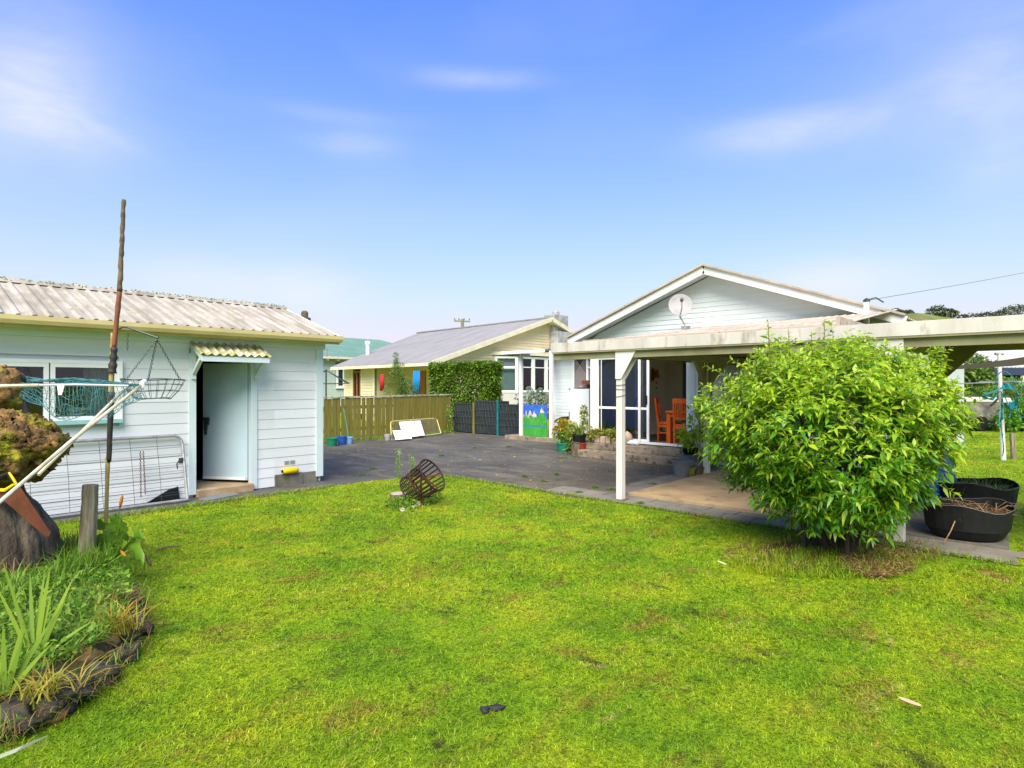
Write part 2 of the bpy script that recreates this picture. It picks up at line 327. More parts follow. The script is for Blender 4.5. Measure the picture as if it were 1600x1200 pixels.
# wall frames: (a along, out, z)
def wb(mb, W, a0, a1, o0, o1, z0, z1):
    ax, p = W
    if ax == 'y': mb.box(a0, a1, p-o0, p-o1, z0, z1)
    else: mb.box(p-o0, p-o1, a0, a1, z0, z1)
def wp(W, a, o, z): return Vector((a, W[1]-o, z)) if W[0] == 'y' else Vector((W[1]-o, a, z))
def clad(mb, W, a0, a1, z0, z1, pitch, holes=(), clip=None, lip=.010):
    z = z0
    while z < z1-.01:
        zt = min(z+pitch, z1); segs = [(a0, a1)]
        for (h0, h1, k0, k1) in holes:
            if zt > k0+.02 and z < k1-.02:
                ns = []
                for (s0, s1) in segs:
                    if h0 > s0: ns.append((s0, min(h0, s1)))
                    if h1 < s1: ns.append((max(h1, s0), s1))
                    if h0 >= s1 or h1 <= s0: pass
                segs = [s for s in ns if s[1]-s[0] > .005]
        for (s0, s1) in segs:
            b0, b1, t0, t1 = s0, s1, s0, s1
            if clip:
                cb, ct = clip(z), clip(zt)
                b0, b1 = max(b0, cb[0]), min(b1, cb[1]); t0, t1 = max(t0, ct[0]), min(t1, ct[1])
                if b1-b0 < .01: continue
                if t1 < t0: t0 = t1 = (t0+t1)/2
            P = [wp(W, b0, lip, z), wp(W, b1, lip, z), wp(W, t1, .003, zt), wp(W, t0, .003, zt),
                 wp(W, b0, -.02, z), wp(W, b1, -.02, z), wp(W, t1, -.02, zt), wp(W, t0, -.02, zt)]
            fs = [(0, 1, 2, 3), (7, 6, 5, 4), (0, 4, 5, 1), (1, 5, 6, 2), (2, 6, 7, 3), (3, 7, 4, 0)]
            mb.add(P, fs)
        z = zt
def corr(mb, p00, p10, p11, p01, n, amp, prof='sine', thick=.004):
    """sheet with ribs running from the p00-p10 edge to the p01-p11 edge, n ribs across"""
    p00, p10, p11, p01 = map(Vector, (p00, p10, p11, p01)); nrm = (p10-p00).cross(p01-p00).normalized()
    if nrm.z < 0: nrm = -nrm
    per = {'sine': 8, 'rib': 6, 'v': 4}[prof]; vs = []
    for i in range(n*per+1):
        u = i/(n*per); f = (i % per)/per
        if prof == 'sine': h = amp*math.sin(2*math.pi*f)
        elif prof == 'rib': h = amp*[0, 1, 1, 0, 0, 0][i % per]; 
        else: h = amp*[0, 0, 1, 0][i % per]
        a = p00.lerp(p10, u)+nrm*h; b = p01.lerp(p11, u)+nrm*h
        vs += [a, b, a-nrm*thick, b-nrm*thick]
    fs = []
    for i in range(n*per):
        k = 4*i; fs += [(k, k+4, k+5, k+1), (k+2, k+3, k+7, k+6), (k, k+2, k+6, k+4), (k+1, k+5, k+7, k+3)]
    mb.add(vs, fs)
def window(parent, W, a0, a1, z0, z1, cols, rows=(), fw=.06, fm=None, gm=None, sill=None, depth=.05, name='window', back=None):
    fm = fm or m_white; gm = gm or m_glass; mb = MB()
    wb(mb, W, a0, a1, -.03, depth, z1-fw, z1); wb(mb, W, a0, a1, -.03, depth, z0, z0+fw)
    wb(mb, W, a0, a0+fw, -.03, depth, z0+fw, z1-fw); wb(mb, W, a1-fw, a1, -.03, depth, z0+fw, z1-fw)
    for i in range(1, cols):
        a = a0+(a1-a0)*i/cols; wb(mb, W, a-fw*.5, a+fw*.5, -.028, depth-.004, z0+fw, z1-fw)
    for r in rows:
        zr = z0+(z1-z0)*r; wb(mb, W, a0+fw, a1-fw, -.026, depth-.008, zr-.022, zr+.022)
    o = mb.build(name, fm, parent)
    g = MB(); wb(g, W, a0+fw*.9, a1-fw*.9, -.004, .002, z0+fw*.9, z1-fw*.9); g.build('pane', gm, o)
    if sill:
        s = MB(); wb(s, W, a0-.04, a1+.04, .0, depth+.05, z0-.05, z0-.002); s.build('sill', sill, o)
    if back:
        s = MB(); wb(s, W, a0, a1, -.35, -.33, z0, z1); s.build('interior', back, o)
    return o
# ---------------------------------------------------------------- fast foliage
def fast(name, V, tmpl, nl, mats, parent=None, mi=None):
    """V (N,k,3) vertex blocks, tmpl list of faces on k verts"""
    N, k, _ = V.shape; off = parent_world(parent) if parent else Vector((0, 0, 0))
    V = V-np.array(off[:])
    loops = np.concatenate([np.array(f) for f in tmpl]); cnt = np.array([len(f) for f in tmpl])
    L = (loops[None, :]+np.arange(N)[:, None]*k).ravel(); ct = np.tile(cnt, N); st = np.concatenate([[0], np.cumsum(ct)[:-1]])
    me = bpy.data.meshes.new(name); me.vertices.add(N*k); me.vertices.foreach_set('co', V.astype(np.float32).ravel())
    me.loops.add(len(L)); me.loops.foreach_set('vertex_index', L.astype(np.int32))
    me.polygons.add(len(ct)); me.polygons.foreach_set('loop_start', st.astype(np.int32))
    for m in (mats if isinstance(mats, (list, tuple)) else [mats]): me.materials.append(m)
    if mi is not None: me.polygons.foreach_set('material_index', np.repeat(mi, len(cnt)).astype(np.int32))
    me.update(calc_edges=True); me.validate()
    o = bpy.data.objects.new(name, me); C.objects.link(o)
    if parent: o.parent = parent
    return o
def nz(a): return a/np.maximum(np.linalg.norm(a, axis=-1, keepdims=True), 1e-9)
def leaves(P, D, L, W, droop=.25, fold=.25, wide=.38):
    """lanceolate leaves folded along the midrib -> (N,8,3)"""
    N = len(P); D = nz(D); up = np.array([0, 0, 1.])+rng.normal(0, .45, (N, 3)); S = nz(np.cross(D, up)); U = nz(np.cross(S, D))
    L = np.broadcast_to(L, (N,))[:, None]; W = np.broadcast_to(W, (N,))[:, None]
    dn = np.array([0, 0, -1.])
    def at(t, s, h): return P+D*L*t+dn*L*droop*t*t+S*W*s+U*W*h
    f = fold
    V = np.stack([at(0, 0, 0), at(wide, -.5, f*.5), at(wide, 0, 0), at(wide, .5, f*.5), at(.72, -.3, f*.3), at(.72, 0, 0), at(.72, .3, f*.3), at(1, 0, 0)], 1)
    return V
LT = [(0, 2, 1), (0, 3, 2), (1, 2, 5, 4), (2, 3, 6, 5), (4, 5, 7), (5, 6, 7)]
def blades(P, D, L, W, bend=.5, up=1.):
    """ribbon blades rising from P leaning along D (horizontal) -> (N,7,3)"""
    N = len(P); D = np.array(D, float).copy(); D[:, 2] = 0; D = nz(D); S = np.stack([-D[:, 1], D[:, 0], np.zeros(N)], 1)
    ang = rng.uniform(-.6, .6, (N, 1)); S = nz(S*np.cos(ang)+D*np.sin(ang))
    L = np.broadcast_to(L, (N,))[:, None]; W = np.broadcast_to(W, (N,))[:, None]; b = np.broadcast_to(bend, (N,))[:, None]
    Z = np.array([0, 0, 1.])
    def at(t, s): return P+Z*L*up*(t-b*.55*t*t)+D*L*b*(t*t*.8+t*.25)+S*W*s
    return np.stack([at(0, -.5), at(0, .5), at(.38, -.5), at(.38, .5), at(.72, -.36), at(.72, .36), at(1, 0)], 1)
BT = [(0, 1, 3, 2), (2, 3, 5, 4), (4, 5, 6)]
def rdir(n, up=.3):
    d = rng.normal(0, 1, (n, 3)); d[:, 2] += up; return nz(d)
def box_foliage(name, x0, x1, y0, y1, z0, z1, n, L, mat, parent, top_extra=.0):
    P = rng.uniform(0, 1, (n, 3)); face = rng.integers(0, 5, n)
    dpt = np.abs(rng.normal(0, .08, n))
    for i in range(n):
        f = face[i]; q = min(dpt[i], .5)
        if f == 0: P[i, 0] = q
        elif f == 1: P[i, 0] = 1-q
        elif f == 2: P[i, 1] = q
        elif f == 3: P[i, 1] = 1-q
        else: P[i, 2] = 1-q
    P = P*np.array([x1-x0, y1-y0, z1-z0])+np.array([x0, y0, z0])
    P += .07*np.stack([np.sin(P[:, 1]*5+P[:, 2]*4), np.sin(P[:, 0]*6+P[:, 2]*5), np.sin(P[:, 0]*5+P[:, 1]*7)], 1)+rng.normal(0, .03, (n, 3))
    c = np.array([(x0+x1)/2, (y0+y1)/2, (z0+z1)/2]); D = nz((P-c)/np.array([x1-x0, y1-y0, z1-z0]))+rdir(n)*.9
    V = leaves(P, D, L*rng.uniform(.7, 1.3, n), L*.5*rng.uniform(.7, 1.3, n)); return fast(name, V, LT, 0, mat, parent)
def clump_foliage(name, clumps, per, L, mat, parent, ratio=.5, up=.3):
    Ps = []; Ds = []
    for (c, r) in clumps:
        d = rdir(per, up); rr = rng.uniform(.55, 1.05, (per, 1)); r = np.array(r if hasattr(r, '__len__') else (r, r, r))
        Ps.append(np.array(c)+d*rr*r); Ds.append(d+rdir(per, 0)*.7)
    P = np.concatenate(Ps); D = np.concatenate(Ds); n = len(P)
    return fast(name, leaves(P, D, L*rng.uniform(.7, 1.3, n), L*ratio*rng.uniform(.7, 1.3, n)), LT, 0, mat, parent)
SUN_E = 4.8; SKY_S = .107; SKY_T = (.37, .92, 1.9); HAZE_C = (.54, .50, .585); CLOUD_C = (.53, .545, .59); EXPO = .76; HAZE_F = -4.6
# ================================================================ SETTING
def sheet(name, pts, z, mat, thick=0):
    mb = MB(); P = [Vector((p[0], p[1], z)) for p in pts]
    mb.add(P, [tuple(range(len(P)))])
    if thick: mb = MB(); mb.prism([Vector((p[0], p[1], z-thick)) for p in pts], (0, 0, thick))
    return tag(mb.build(name, mat), kind='structure')
def gridground():
    n = 120; xs = np.sign(np.linspace(-1, 1, n))*np.abs(np.linspace(-1, 1, n))**3*900; X, Y = np.meshgrid(xs+8, xs+6)
    mb = MB(); mb.v = [(float(x), float(y), 0.) for x, y in zip(X.ravel(), Y.ravel())]
    mb.f = [[j*n+i, j*n+i+1, (j+1)*n+i+1, (j+1)*n+i] for j in range(n-1) for i in range(n-1)]; mb.mi = [0]*len(mb.f)
    return tag(mb.build('lawn', m_lawn), kind='structure')
gridground()
edge = [(7.1, 4.9), (7.06, 5.6), (7.1, 6.4), (7.13, 7.2), (7.2, 7.9), (7.12, 8.3), (6.75, 8.62), (6.1, 8.82), (5.5, 8.86), (4.95, 8.84)]
wob = []
for i in range(len(edge)-1):
    for k in range(6):
        t = k/6; x = edge[i][0]*(1-t)+edge[i+1][0]*t; y = edge[i][1]*(1-t)+edge[i+1][1]*t
        wob.append((x+random.uniform(-.03, .03), y+random.uniform(-.03, .03)))
sheet('driveway', wob+[(4.95, 9.45), (4.95, 17.2), (14.6, 17.2), (14.6, 12.2), (13.35, 12.2), (13.35, 8.6), (11.9, 8.6), (11.9, 4.9)], .004, m_asph)
ap = [(-3+.16*i, 8.72+random.uniform(-.035, .035)+(.12 if i < 30 else 0)) for i in range(51)]
sheet('concrete_apron', ap+[(5.3, 8.95), (5.3, 9.6), (-3, 9.6)], .008, m_apron)
fe = [(7.13+random.uniform(-.02, .02), .35+.15*i) for i in range(38)]
sheet('paver_strip', [(7.16, 6.05)]+[(7.72, 6.05), (7.72, .4)]+fe, .009, m_paver)
pv = MB()
for i in range(14):                                         # individual pavers of the strip, split by dark joints
    y0 = .42+i*.4; z = .012+random.uniform(0, .006); pv.box(7.19, 7.44, y0, y0+.385, .009, z); pv.box(7.455, 7.70, y0-.1, y0+.28, .009, z+.002)
for i in range(8):
    x0 = 7.9+i*.4; pv.box(x0, x0+.385, 4.93, 5.14, .005, .014+random.uniform(0, .005)); pv.box(x0+.1, x0+.48, 5.155, 5.38, .005, .014)
tag(pv.build('paving', m_paver, None, bevel=.004), kind='structure')
sheet('patio_slab', [(7.74, 1.75), (7.74, 4.84), (11.1, 4.9), (11.1, 1.75)], .045, m_tan, .05)
sheet('side_slab', [(7.74, .45), (7.74, 1.72), (9.9, 1.72), (9.9, .6)], .03, m_conc, .03)
sheet('rear_patio', [(11.1, 1.8), (11.1, 5.55), (11.9, 5.55), (11.9, 1.8)], .02, m_conc, .02)
sheet('porch_slab', [(13.35, 8.45), (14.2, 8.45), (15.5, 12.75), (13.35, 12.75)], .12, m_step, .12)
sheet('bush_bed', [(G(1305+130*math.cos(a)*random.uniform(.8, 1.1), 866+24*math.sin(a)*random.uniform(.8, 1.1)).to_2d()) for a in [k*math.pi/18 for k in range(36)]], .012, m_mulch)
# hills to the right
def hills():
    prof = [(1150, 602), (1330, 560), (1385, 492), (1404, 485), (1430, 484), (1452, 486), (1470, 488.5), (1490, 492), (1508, 497), (1530, 500), (1552, 497), (1575, 493), (1600, 491), (1660, 488), (1720, 500), (1820, 540), (1950, 600)]
    mb = MB(); n = 110; R7 = [(300, 0), (325, .35), (350, .66), (375, .87), (400, 1.0), (430, .9), (470, .4), (500, 0)]
    for d, f in R7:
        for i in range(n):
            px = 1150+i*800/(n-1)
            for (a, ya), (b, yb) in zip(prof, prof[1:]):
                if a <= px <= b: py = ya+(yb-ya)*(px-a)/(b-a); break
            z = H+(602-py)*400/FP*f+(1.6*math.sin(i*.7+d*.05)+1.0*math.sin(i*1.9+d))*f*(f < 1); X = (px-800)/FP*d
            mb.v.append((CA*d+SA*X, SA*d-CA*X, z-2 if f else -1))
    for j in range(len(R7)-1):
        for i in range(n-1): mb.f.append([j*n+i, j*n+i+1, (j+1)*n+i+1, (j+1)*n+i]); mb.mi.append(0)
    return tag(mb.build('hills', m_hill, smooth=True), kind='structure')
hills()
cl = []
for px, py, r in [(1404, 487, 3), (1412, 486, 2.5), (1456, 484, 3.5), (1465, 482, 5), (1471, 483, 3), (1482, 485, 3.5), (1506, 494, 3.5), (1520, 496, 6), (1535, 494, 6), (1543, 492, 5), (1558, 491, 4), (1567, 489, 5), (1576, 486, 6), (1586, 484, 7), (1597, 485, 7), (1610, 486, 8), (1490, 486, 2.5), (1400, 484, 3), (1421, 485, 2)]:
    cl.append((tuple(Q(px, py+4, 400)), (r, r, r*.7)))
tag(clump_foliage('hilltop_wood', cl, 260, 1.6, m_far, None), kind='stuff')

# ================================================================ SHED
SY = 9.4
shed = thing('garden_shed', 'pale blue weatherboard shed with ribbed roof and half open door at left', 'shed', (5.3, SY, 0))
W = ('y', SY)
DX0, DX1, DZ0, DZ1 = 3.27, 4.07, .13, 2.02
mb = MB()
clad(mb, W, -1.2, 4.46, .02, 2.34, .155, [(DX0-.09, DX1+.09, 0, DZ1+.04), (.78, 2.30, 1.20, 1.93)])
clad(mb, W, 4.46, 5.2, .175, 2.34, .155)
mb.box(-1.2, .78, SY+.03, SY+.06, 0, 2.3); mb.box(.78, 2.3, SY+.03, SY+.06, 0, 1.2); mb.box(.78, 2.3, SY+.03, SY+.06, 1.93, 2.3)
mb.box(2.3, DX0-.02, SY+.03, SY+.06, 0, 2.3); mb.box(DX1+.02, 5.2, SY+.03, SY+.06, 0, 2.3); mb.box(DX0-.02, DX1+.02, SY+.03, SY+.06, DZ1, 2.3)
mb.box(-1.2, 5.28, 12.7, 12.75, 0, 2.35); mb.box(-1.25, -1.2, SY, 12.75, 0, 2.35)
clad(mb, ('x', -5.29), 0, 0, 0, 0, 1)
mb.box(5.24, 5.28, SY+.02, 12.75, .02, 2.4); mb.prism([(5.24, SY, 2.4), (5.24, 12.75, 2.4), (5.24, 11.07, 3.05)], (.04, 0, 0))
mb.build('wall', m_shed, shed)
mb = MB(); mb.box(4.46, 4.93, SY-.035, SY+.01, 0, .205); mb.box(4.935, 5.21, SY-.01, SY+.03, 0, .20); mb.build('foundation_block', m_conc, shed, bevel=.006)
mb = MB()
mb.box(5.18, 5.30, SY-.035, SY+.02, .1, 2.36); mb.box(5.281, 5.31, SY-.03, SY+.09, .1, 2.36)
mb.box(-1.2, 5.34, SY-.045, SY-.001, 2.26, 2.37)
mb.build('corner_trim', m_shedtrim, shed, bevel=.003)
mb = MB(); mb.box(-1.3, 5.45, SY-.28, SY-.001, 2.36, 2.385); mb.build('soffit', m_shedtrim, shed)
mb = MB()
prof = [(SY-.30, 2.37), (SY-.40, 2.375), (SY-.42, 2.42), (SY-.42, 2.475), (SY-.405, 2.475), (SY-.40, 2.43), (SY-.31, 2.40), (SY-.30, 2.47)]
mb.prism([(-1.3, y, z) for y, z in prof], (6.76, 0, 0)); mb.box(-1.3, 5.46, SY-.30, SY-.275, 2.34, 2.47); mb.build('gutter', m_gutter, shed)
mb = MB()
corr(mb, (-1.3, SY-.36, 2.475), (5.46, SY-.36, 2.475), (5.46, 11.07, 3.13), (-1.3, 11.07, 3.13), 44, .020, 'rib', .006)
corr(mb, (5.46, 13.0, 2.42), (-1.3, 13.0, 2.42), (-1.3, 11.07, 3.13), (5.46, 11.07, 3.13), 44, .020, 'rib', .006)
for i in range(34):                                             # lapped ridge capping
    x = -1.3+i*.2; mb.prism([(x, 10.93, 3.105), (x, 11.07, 3.175+.01*(i % 2)), (x, 11.21, 3.105), (x, 11.07, 3.15)], (.205 if i < 33 else .16, 0, 0))
mb.build('roof', m_shedroof, shed)
mb = MB(); mb.beam((5.43, SY-.34, 2.43), (5.43, 11.07, 3.085), .03, .11); mb.beam((5.43, 13.0, 2.37), (5.43, 11.07, 3.085), .03, .11); mb.build('barge_board', m_shedtrim, shed)
# moss growing on the ridge
Pm = np.stack([rng.uniform(-.5, 5.4, 900), 11.07+rng.normal(-.03, .07, 900), np.full(900, 3.14)+rng.uniform(0, .03, 900)], 1)
fast('ridge_moss', leaves(Pm, rdir(900, .6), .03, .02), LT, 0, m_conif, shed)
window(shed, W, .80, 1.535, 1.20, 1.93, 1, fw=.05); window(shed, W, 1.55, 2.285, 1.20, 1.93, 1, fw=.05, sill=m_sill)
mb = MB(); wb(mb, W, .76, .80, 0, .06, 1.16, 1.97); wb(mb, W, 2.285, 2.33, 0, .06, 1.16, 1.97); wb(mb, W, .76, 2.33, 0, .055, 1.93, 1.975); mb.build('window_casing', m_white, shed)
def curtain(a0, a1, y, z0, z1, parent, folds=9, mat=m_curtain):
    mb = MB(); n = folds*6; vs = []
    for i in range(n+1):
        a = a0+(a1-a0)*i/n; o = .018*math.sin(i/6*2*math.pi)+.008*math.sin(i*.9); vs += [(a, y+o, z0), (a, y+o, z1)]
    mb.add(vs, [(2*i, 2*i+2, 2*i+3, 2*i+1) for i in range(n)]); mb.build('curtain', mat, parent, smooth=True)
curtain(.82, 1.24, SY+.14, 1.22, 1.9, shed); curtain(1.93, 2.27, SY+.14, 1.22, 1.9, shed)
# door frame, door, step
mb = MB()
mb.box(DX0-.10, DX0, SY-.03, SY+.08, .05, DZ1+.02); mb.box(DX1, DX1+.10, SY-.03, SY+.08, .02, DZ1+.02); mb.box(DX0-.10, DX1+.10, SY-.028, SY+.08, DZ1+.022, DZ1+.10)
mb.build('door_frame', m_shedtrim, shed, bevel=.003)
hx, hy = DX1-.002, SY+.06; dv = Vector((-.52, .854, 0)).normalized(); dn = Vector((dv.y, -dv.x, 0))
mb = MB(); p = Vector((hx, hy, 0))
def dpanel(m, s0, s1, z0, z1, t0, t1):
    a = p+dv*s0; b = p+dv*s1; m.prism([a+dn*-t0+Vector((0, 0, z0)), b+dn*-t0+Vector((0, 0, z0)), b+dn*-t1+Vector((0, 0, z0)), a+dn*-t1+Vector((0, 0, z0))], (0, 0, z1-z0))
dpanel(mb, 0, .79, DZ0+.03, DZ1-.02, 0, .035)
door = mb.build('door', m_door, shed, bevel=.004)
mb = MB(); dpanel(mb, 0.02, .78, DZ0+.035, DZ0+.075, .036, .048); mb.build('weather_bar', m_barge, door)
mb = MB(); s = -1
lc = p+dv*.70; 
for (s0, s1, z0, z1) in [(.66, .76, 1.09, 1.14), (.70, .745, .94, 1.10), (.67, .72, 1.02, 1.09), (.71, .735, .87, .95)]:
    dpanel(mb, s0, s1, z0, z1, .036, .07)
    dpanel(mb, s0, s1, z0, z1, -.03, -.001)
mb.build('latch', m_wire, door)
mb = MB(); mb.box(DX0-.0, DX1+.02, SY-.1, SY+.9, 0, .12); mb.build('door_step', m_stonestep, shed, bevel=.012)
# awning over door
aw = MB(); corr(aw, (3.18, SY-.46, 2.09), (4.2, SY-.46, 2.09), (4.2, SY-.03, 2.285), (3.18, SY-.03, 2.285), 9, .018, 'sine', .006)
awo = aw.build('awning', m_awn, shed, smooth=False)
mb = MB(); mb.box(3.2, 4.18, SY-.44, SY-.415, 1.99, 2.065)
for x in (3.2, 4.12):
    mb.beam((x+.03, SY-.43, 2.03), (x+.03, SY-.02, 2.22), .045, .06); mb.beam((x+.03, SY-.33, 2.03), (x+.03, SY-.02, 1.80), .05, .05); mb.box(x, x+.06, SY-.06, SY-.018, 1.74, 2.2)
mb.build('awning_bracket', m_shedtrim, awo)
mb = MB()
for k in range(2):
    for j in range(3): mb.box(4.62+k*.10, 4.70+k*.10, SY-.022, SY-.012, .36+j*.022, .369+j*.022)
mb.build('wall_vent', m_chim, shed)
# dark lining so the shed is dark inside
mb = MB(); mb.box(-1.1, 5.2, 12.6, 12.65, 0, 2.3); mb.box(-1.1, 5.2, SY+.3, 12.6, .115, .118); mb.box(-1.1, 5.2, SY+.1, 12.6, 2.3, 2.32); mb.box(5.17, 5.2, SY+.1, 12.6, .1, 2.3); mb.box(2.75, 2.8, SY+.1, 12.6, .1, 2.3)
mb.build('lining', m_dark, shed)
b = thing('roof_vent', 'small rusty flue cap rising behind the right end of shed roof', 'flue', tuple(Q(477, 505, 12.9)))
mb = MB(); c = Q(476, 504, 12.9); mb.lathe(c+Vector((0, 0, -.65)), [(.045, 0), (.045, .72), (.07, .72), (.075, .86), (.05, .90), (.0, .91)], 12); mb.build('pipe', m_stick, b)
mb = MB(); c2 = Q(481.5, 503, 12.9); mb.lathe(c2+Vector((0, 0, -.6)), [(.03, 0), (.03, .60), (.055, .60), (.055, .68), (.02, .70)], 10); mb.tube([c2+Vector((0, 0, .02)), c+Vector((0, 0, .02))], .02, 6); mb.build('side_pipe', m_wire, b)
mb = MB(); mb.box(-.09, .09, -.03, .03, 0, .145); p0 = Vector((xw(118.5, SY+.10), SY+.10, 1.232))
bx = thing('detergent_box', 'white and yellow washing powder box standing on the shed window sill', 'box', p0)
mb = MB(); mb.box(p0.x-.085, p0.x+.085, p0.y-.03, p0.y+.03, p0.z+.022, p0.z+.135); mb.build('carton', M('carton_white', (.78, .76, .66)), bx)
for sx in (-1, 1): mb = MB(); mb.prism([(p0.x+sx*.084, p0.y-.033, p0.z+.024), (p0.x+sx*.05, p0.y-.033, p0.z+.024), (p0.x+sx*.058, p0.y-.033, p0.z+.07), (p0.x+sx*.045, p0.y-.033, p0.z+.10), (p0.x+sx*.084, p0.y-.033, p0.z+.11)], (0, .002, 0)); mb.build('yellow_print', m_yel, bx)
def text(body, size, loc, rot, mat, parent, name='lettering'):
    cu = bpy.data.curves.new('t', 'FONT'); cu.body = body; cu.size = size; cu.extrude = .0008; cu.align_x = 'CENTER'; cu.offset = size*.02
    t = bpy.data.objects.new('t', cu); me = bpy.data.meshes.new_from_object(t); bpy.data.objects.remove(t); me.name = name
    me.materials.clear(); me.materials.append(mat); o = bpy.data.objects.new(name, me); C.objects.link(o); o.parent = parent
    o.location = Vector(loc)-parent_world(parent); o.rotation_euler = rot; return o
text('Surf', .062, (p0.x, p0.y-.034, p0.z+.055), (math.pi/2, 0, 0), m_navy, bx)
ib = thing('storage_box', 'dark red carton stacked inside the shed behind the left window', 'carton', (1.35, SY+.5, 1.1))
mb = MB(); mb.box(1.1, 1.75, SY+.45, SY+.9, .9, 1.72); mb.build('carton', M('red_brown_card', (.22, .05, .03)), ib); mb = MB(); mb.box(1.08, 1.77, SY+.43, SY+.92, 1.72, 1.79); mb.build('lid', m_black, ib)

# ================================================================ MAIN HOUSE
HX = 11.9; W = ('x', HX); YL, YR, YC = 8.42, 2.3, 5.42
house = thing('bungalow', 'pale green weatherboard house with low gable and open sliding glass door', 'house', (HX, YC, 0))
sl = .372
def gclip(z):
    h = (4.0-.06-z)/sl; return (YC-h, YC+h)
YD0, YD1, ZF, ZT = 5.98, 8.31, .33, 2.36        # slider span
yWin0 = 4.0
mb = MB()
clad(mb, W, YR, YL, ZT, 4.0, .102, clip=lambda z: (max(YR, gclip(z)[0]), min(YL, gclip(z)[1])), lip=.014)
clad(mb, W, YR, yWin0, .3, ZT, .102)
mb.prism([(HX+.03, YR, ZT), (HX+.03, YL, ZT), (HX+.03, YL, 2.75), (HX+.03, YC, 3.86), (HX+.03, YR, 2.72)], (.04, 0, 0))
mb.box(HX+.03, HX+.07, YR, yWin0, 0, ZT); mb.box(HX+.0, HX+.05, YR, YL, 0, .3)
mb.box(HX+.05, 12.4, YR, YR+.05, 0, 2.7); mb.box(14.9, 22, YR, YR+.05, 0, 2.7); mb.box(12.4, 14.9, YR, YR+.05, 0, 1.1); mb.box(12.4, 14.9, YR, YR+.05, 2.25, 2.7); mb.box(HX+.05, 22, YL-.05, YL, 0, 2.7); mb.box(21.95, 22, YR, YL, 0, 2.7)  # unseen gap added in the side wall to let sky light inside
mb.build('wall', m_house, house)
# roof
mb = MB(); ex = .42
zL = 4.02-(8.82-YC)*sl; zR = 4.02-(YC-2.0)*sl
for (ya, za, sgn) in ((8.82, zL, 1), (2.0, zR, -1)):
    corr(mb, (HX-ex, ya, za+.03), (22.4, ya, za+.03), (22.4, YC, 4.05), (HX-ex, YC, 4.05), 60, .012, 'sine', .02)
for i in range(18):
    x = HX-ex-.02+i*.6; mb.prism([(x, YC-.18, 4.0), (x, YC, 4.085), (x, YC+.18, 4.0), (x, YC, 4.06)], (.595, 0, 0))
# verge capping along the front edges
mb.beam((HX-ex-.03, 8.86, zL+.045), (HX-ex-.03, YC, 4.075), .09, .035); mb.beam((HX-ex-.03, 1.96, zR+.045), (HX-ex-.03, YC, 4.075), .09, .035)
mb.build('roof', m_ptroof, house)
mb = MB(); mb.beam((HX-ex+.0, 8.86, zL-.055), (HX-ex+.0, YC, 3.975), .035, .15); mb.beam((HX-ex, 1.96, zR-.055), (HX-ex, YC, 3.975), .035, .15)
mb.build('barge_board', m_barge, house)
mb = MB()
for ya, za in ((8.82, zL), (2.0, zR)):
    mb.prism([(HX-ex+.02, ya, za-.06), (HX-.016, ya, za-.06), (HX-.016, YC, 3.96), (HX-ex+.02, YC, 3.96)], (0, 0, .03))
mb.build('soffit', m_house, house)
# window/door joinery on the front wall
mb = MB()
def jb(a0, a1, z0, z1, o0=-.03, o1=.04): wb(mb, W, a0, a1, o0, o1, z0, z1)
jb(8.30, 8.46, ZF-.2, ZT, -.05, .07)                  # left corner post
jb(5.78, 5.98, ZF-.03, ZT, -.05, .06)                   # wide jamb right of the opening
jb(4.0, 8.30, ZT-.05, ZT+.03); jb(5.98, 8.30, ZF, ZF+.045, -.08, .06); jb(4.0, 5.78, ZF, ZF+.07)
mb.build('door_frame', m_white, house, bevel=.004)
def slider(y0, y1, o, handle=None, mull=None):
    mb = MB(); z0, z1 = ZF+.05, ZT-.06; fw = .055
    for a0, a1, b0, b1 in ((y0, y0+fw, z0, z1), (y1-fw, y1, z0, z1), (y0+fw, y1-fw, z0, z0+.05), (y0+fw, y1-fw, z1-.04, z1), (y0+fw, y1-fw, 1.095, 1.15)):
        wb(mb, W, a0, a1, o-.02, o+.018, b0, b1)
    if mull: wb(mb, W, mull, mull+.02, o-.012, o+.008, z0+.05, z1-.04)
    d = mb.build('sliding_door', m_white, house, bevel=.003)
    g = MB(); wb(g, W, y0+fw*.8, y1-fw*.8, o-.004, o+.002, z0+.03, z1-.02); g.build('pane', m_glass2, d)
    if handle:
        h = MB(); wb(h, W, handle-.02, handle+.02, o+.019, o+.05, 1.22, 1.42); h.build('handle', m_black, d, bevel=.005)
slider(yw(1001.5, HX), 8.30, .02, mull=yw(941, HX)); slider(yw(1013.5, HX), yw(999, HX)+.12, -.022, handle=yw(1011, HX)+.01)
window(house, W, 4.0, 5.78, ZF+.07, ZT-.05, 1, rows=(.39,), fw=.055, gm=m_glass2)
# interior room (open above the door sill)
mb = MB(); mb.box(HX+.10, 15.4, 8.27, 8.30, ZF, 2.5); mb.box(15.1, 15.14, YR+.05, 6.9, ZF, 2.5); mb.box(15.1, 15.14, 7.75, 8.3, ZF, 2.5); mb.box(15.1, 15.14, 6.9, 7.75, 2.3, 2.5)
mb.box(16.7, 16.74, 6, 8.3, ZF, 2.5); mb.build('interior_wall', m_inwall, house)
mb = MB(); mb.box(HX+.05, 16.8, YR+.05, 8.3, ZF-.03, ZF); mb.build('interior_floor', m_floor, house)
mb = MB(); mb.box(HX+.09, 16.8, YR+.05, 8.3, 2.5, 2.53); mb.build('ceiling', m_inwall, house)
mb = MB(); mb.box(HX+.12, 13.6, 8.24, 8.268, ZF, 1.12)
mb.box(HX+.10, HX+.3, 8.0, 8.24, ZF, 1.10); mb.build('brown_reflection', m_brown, house)  # added brown boxes in place of a brown reflection in the lower panes
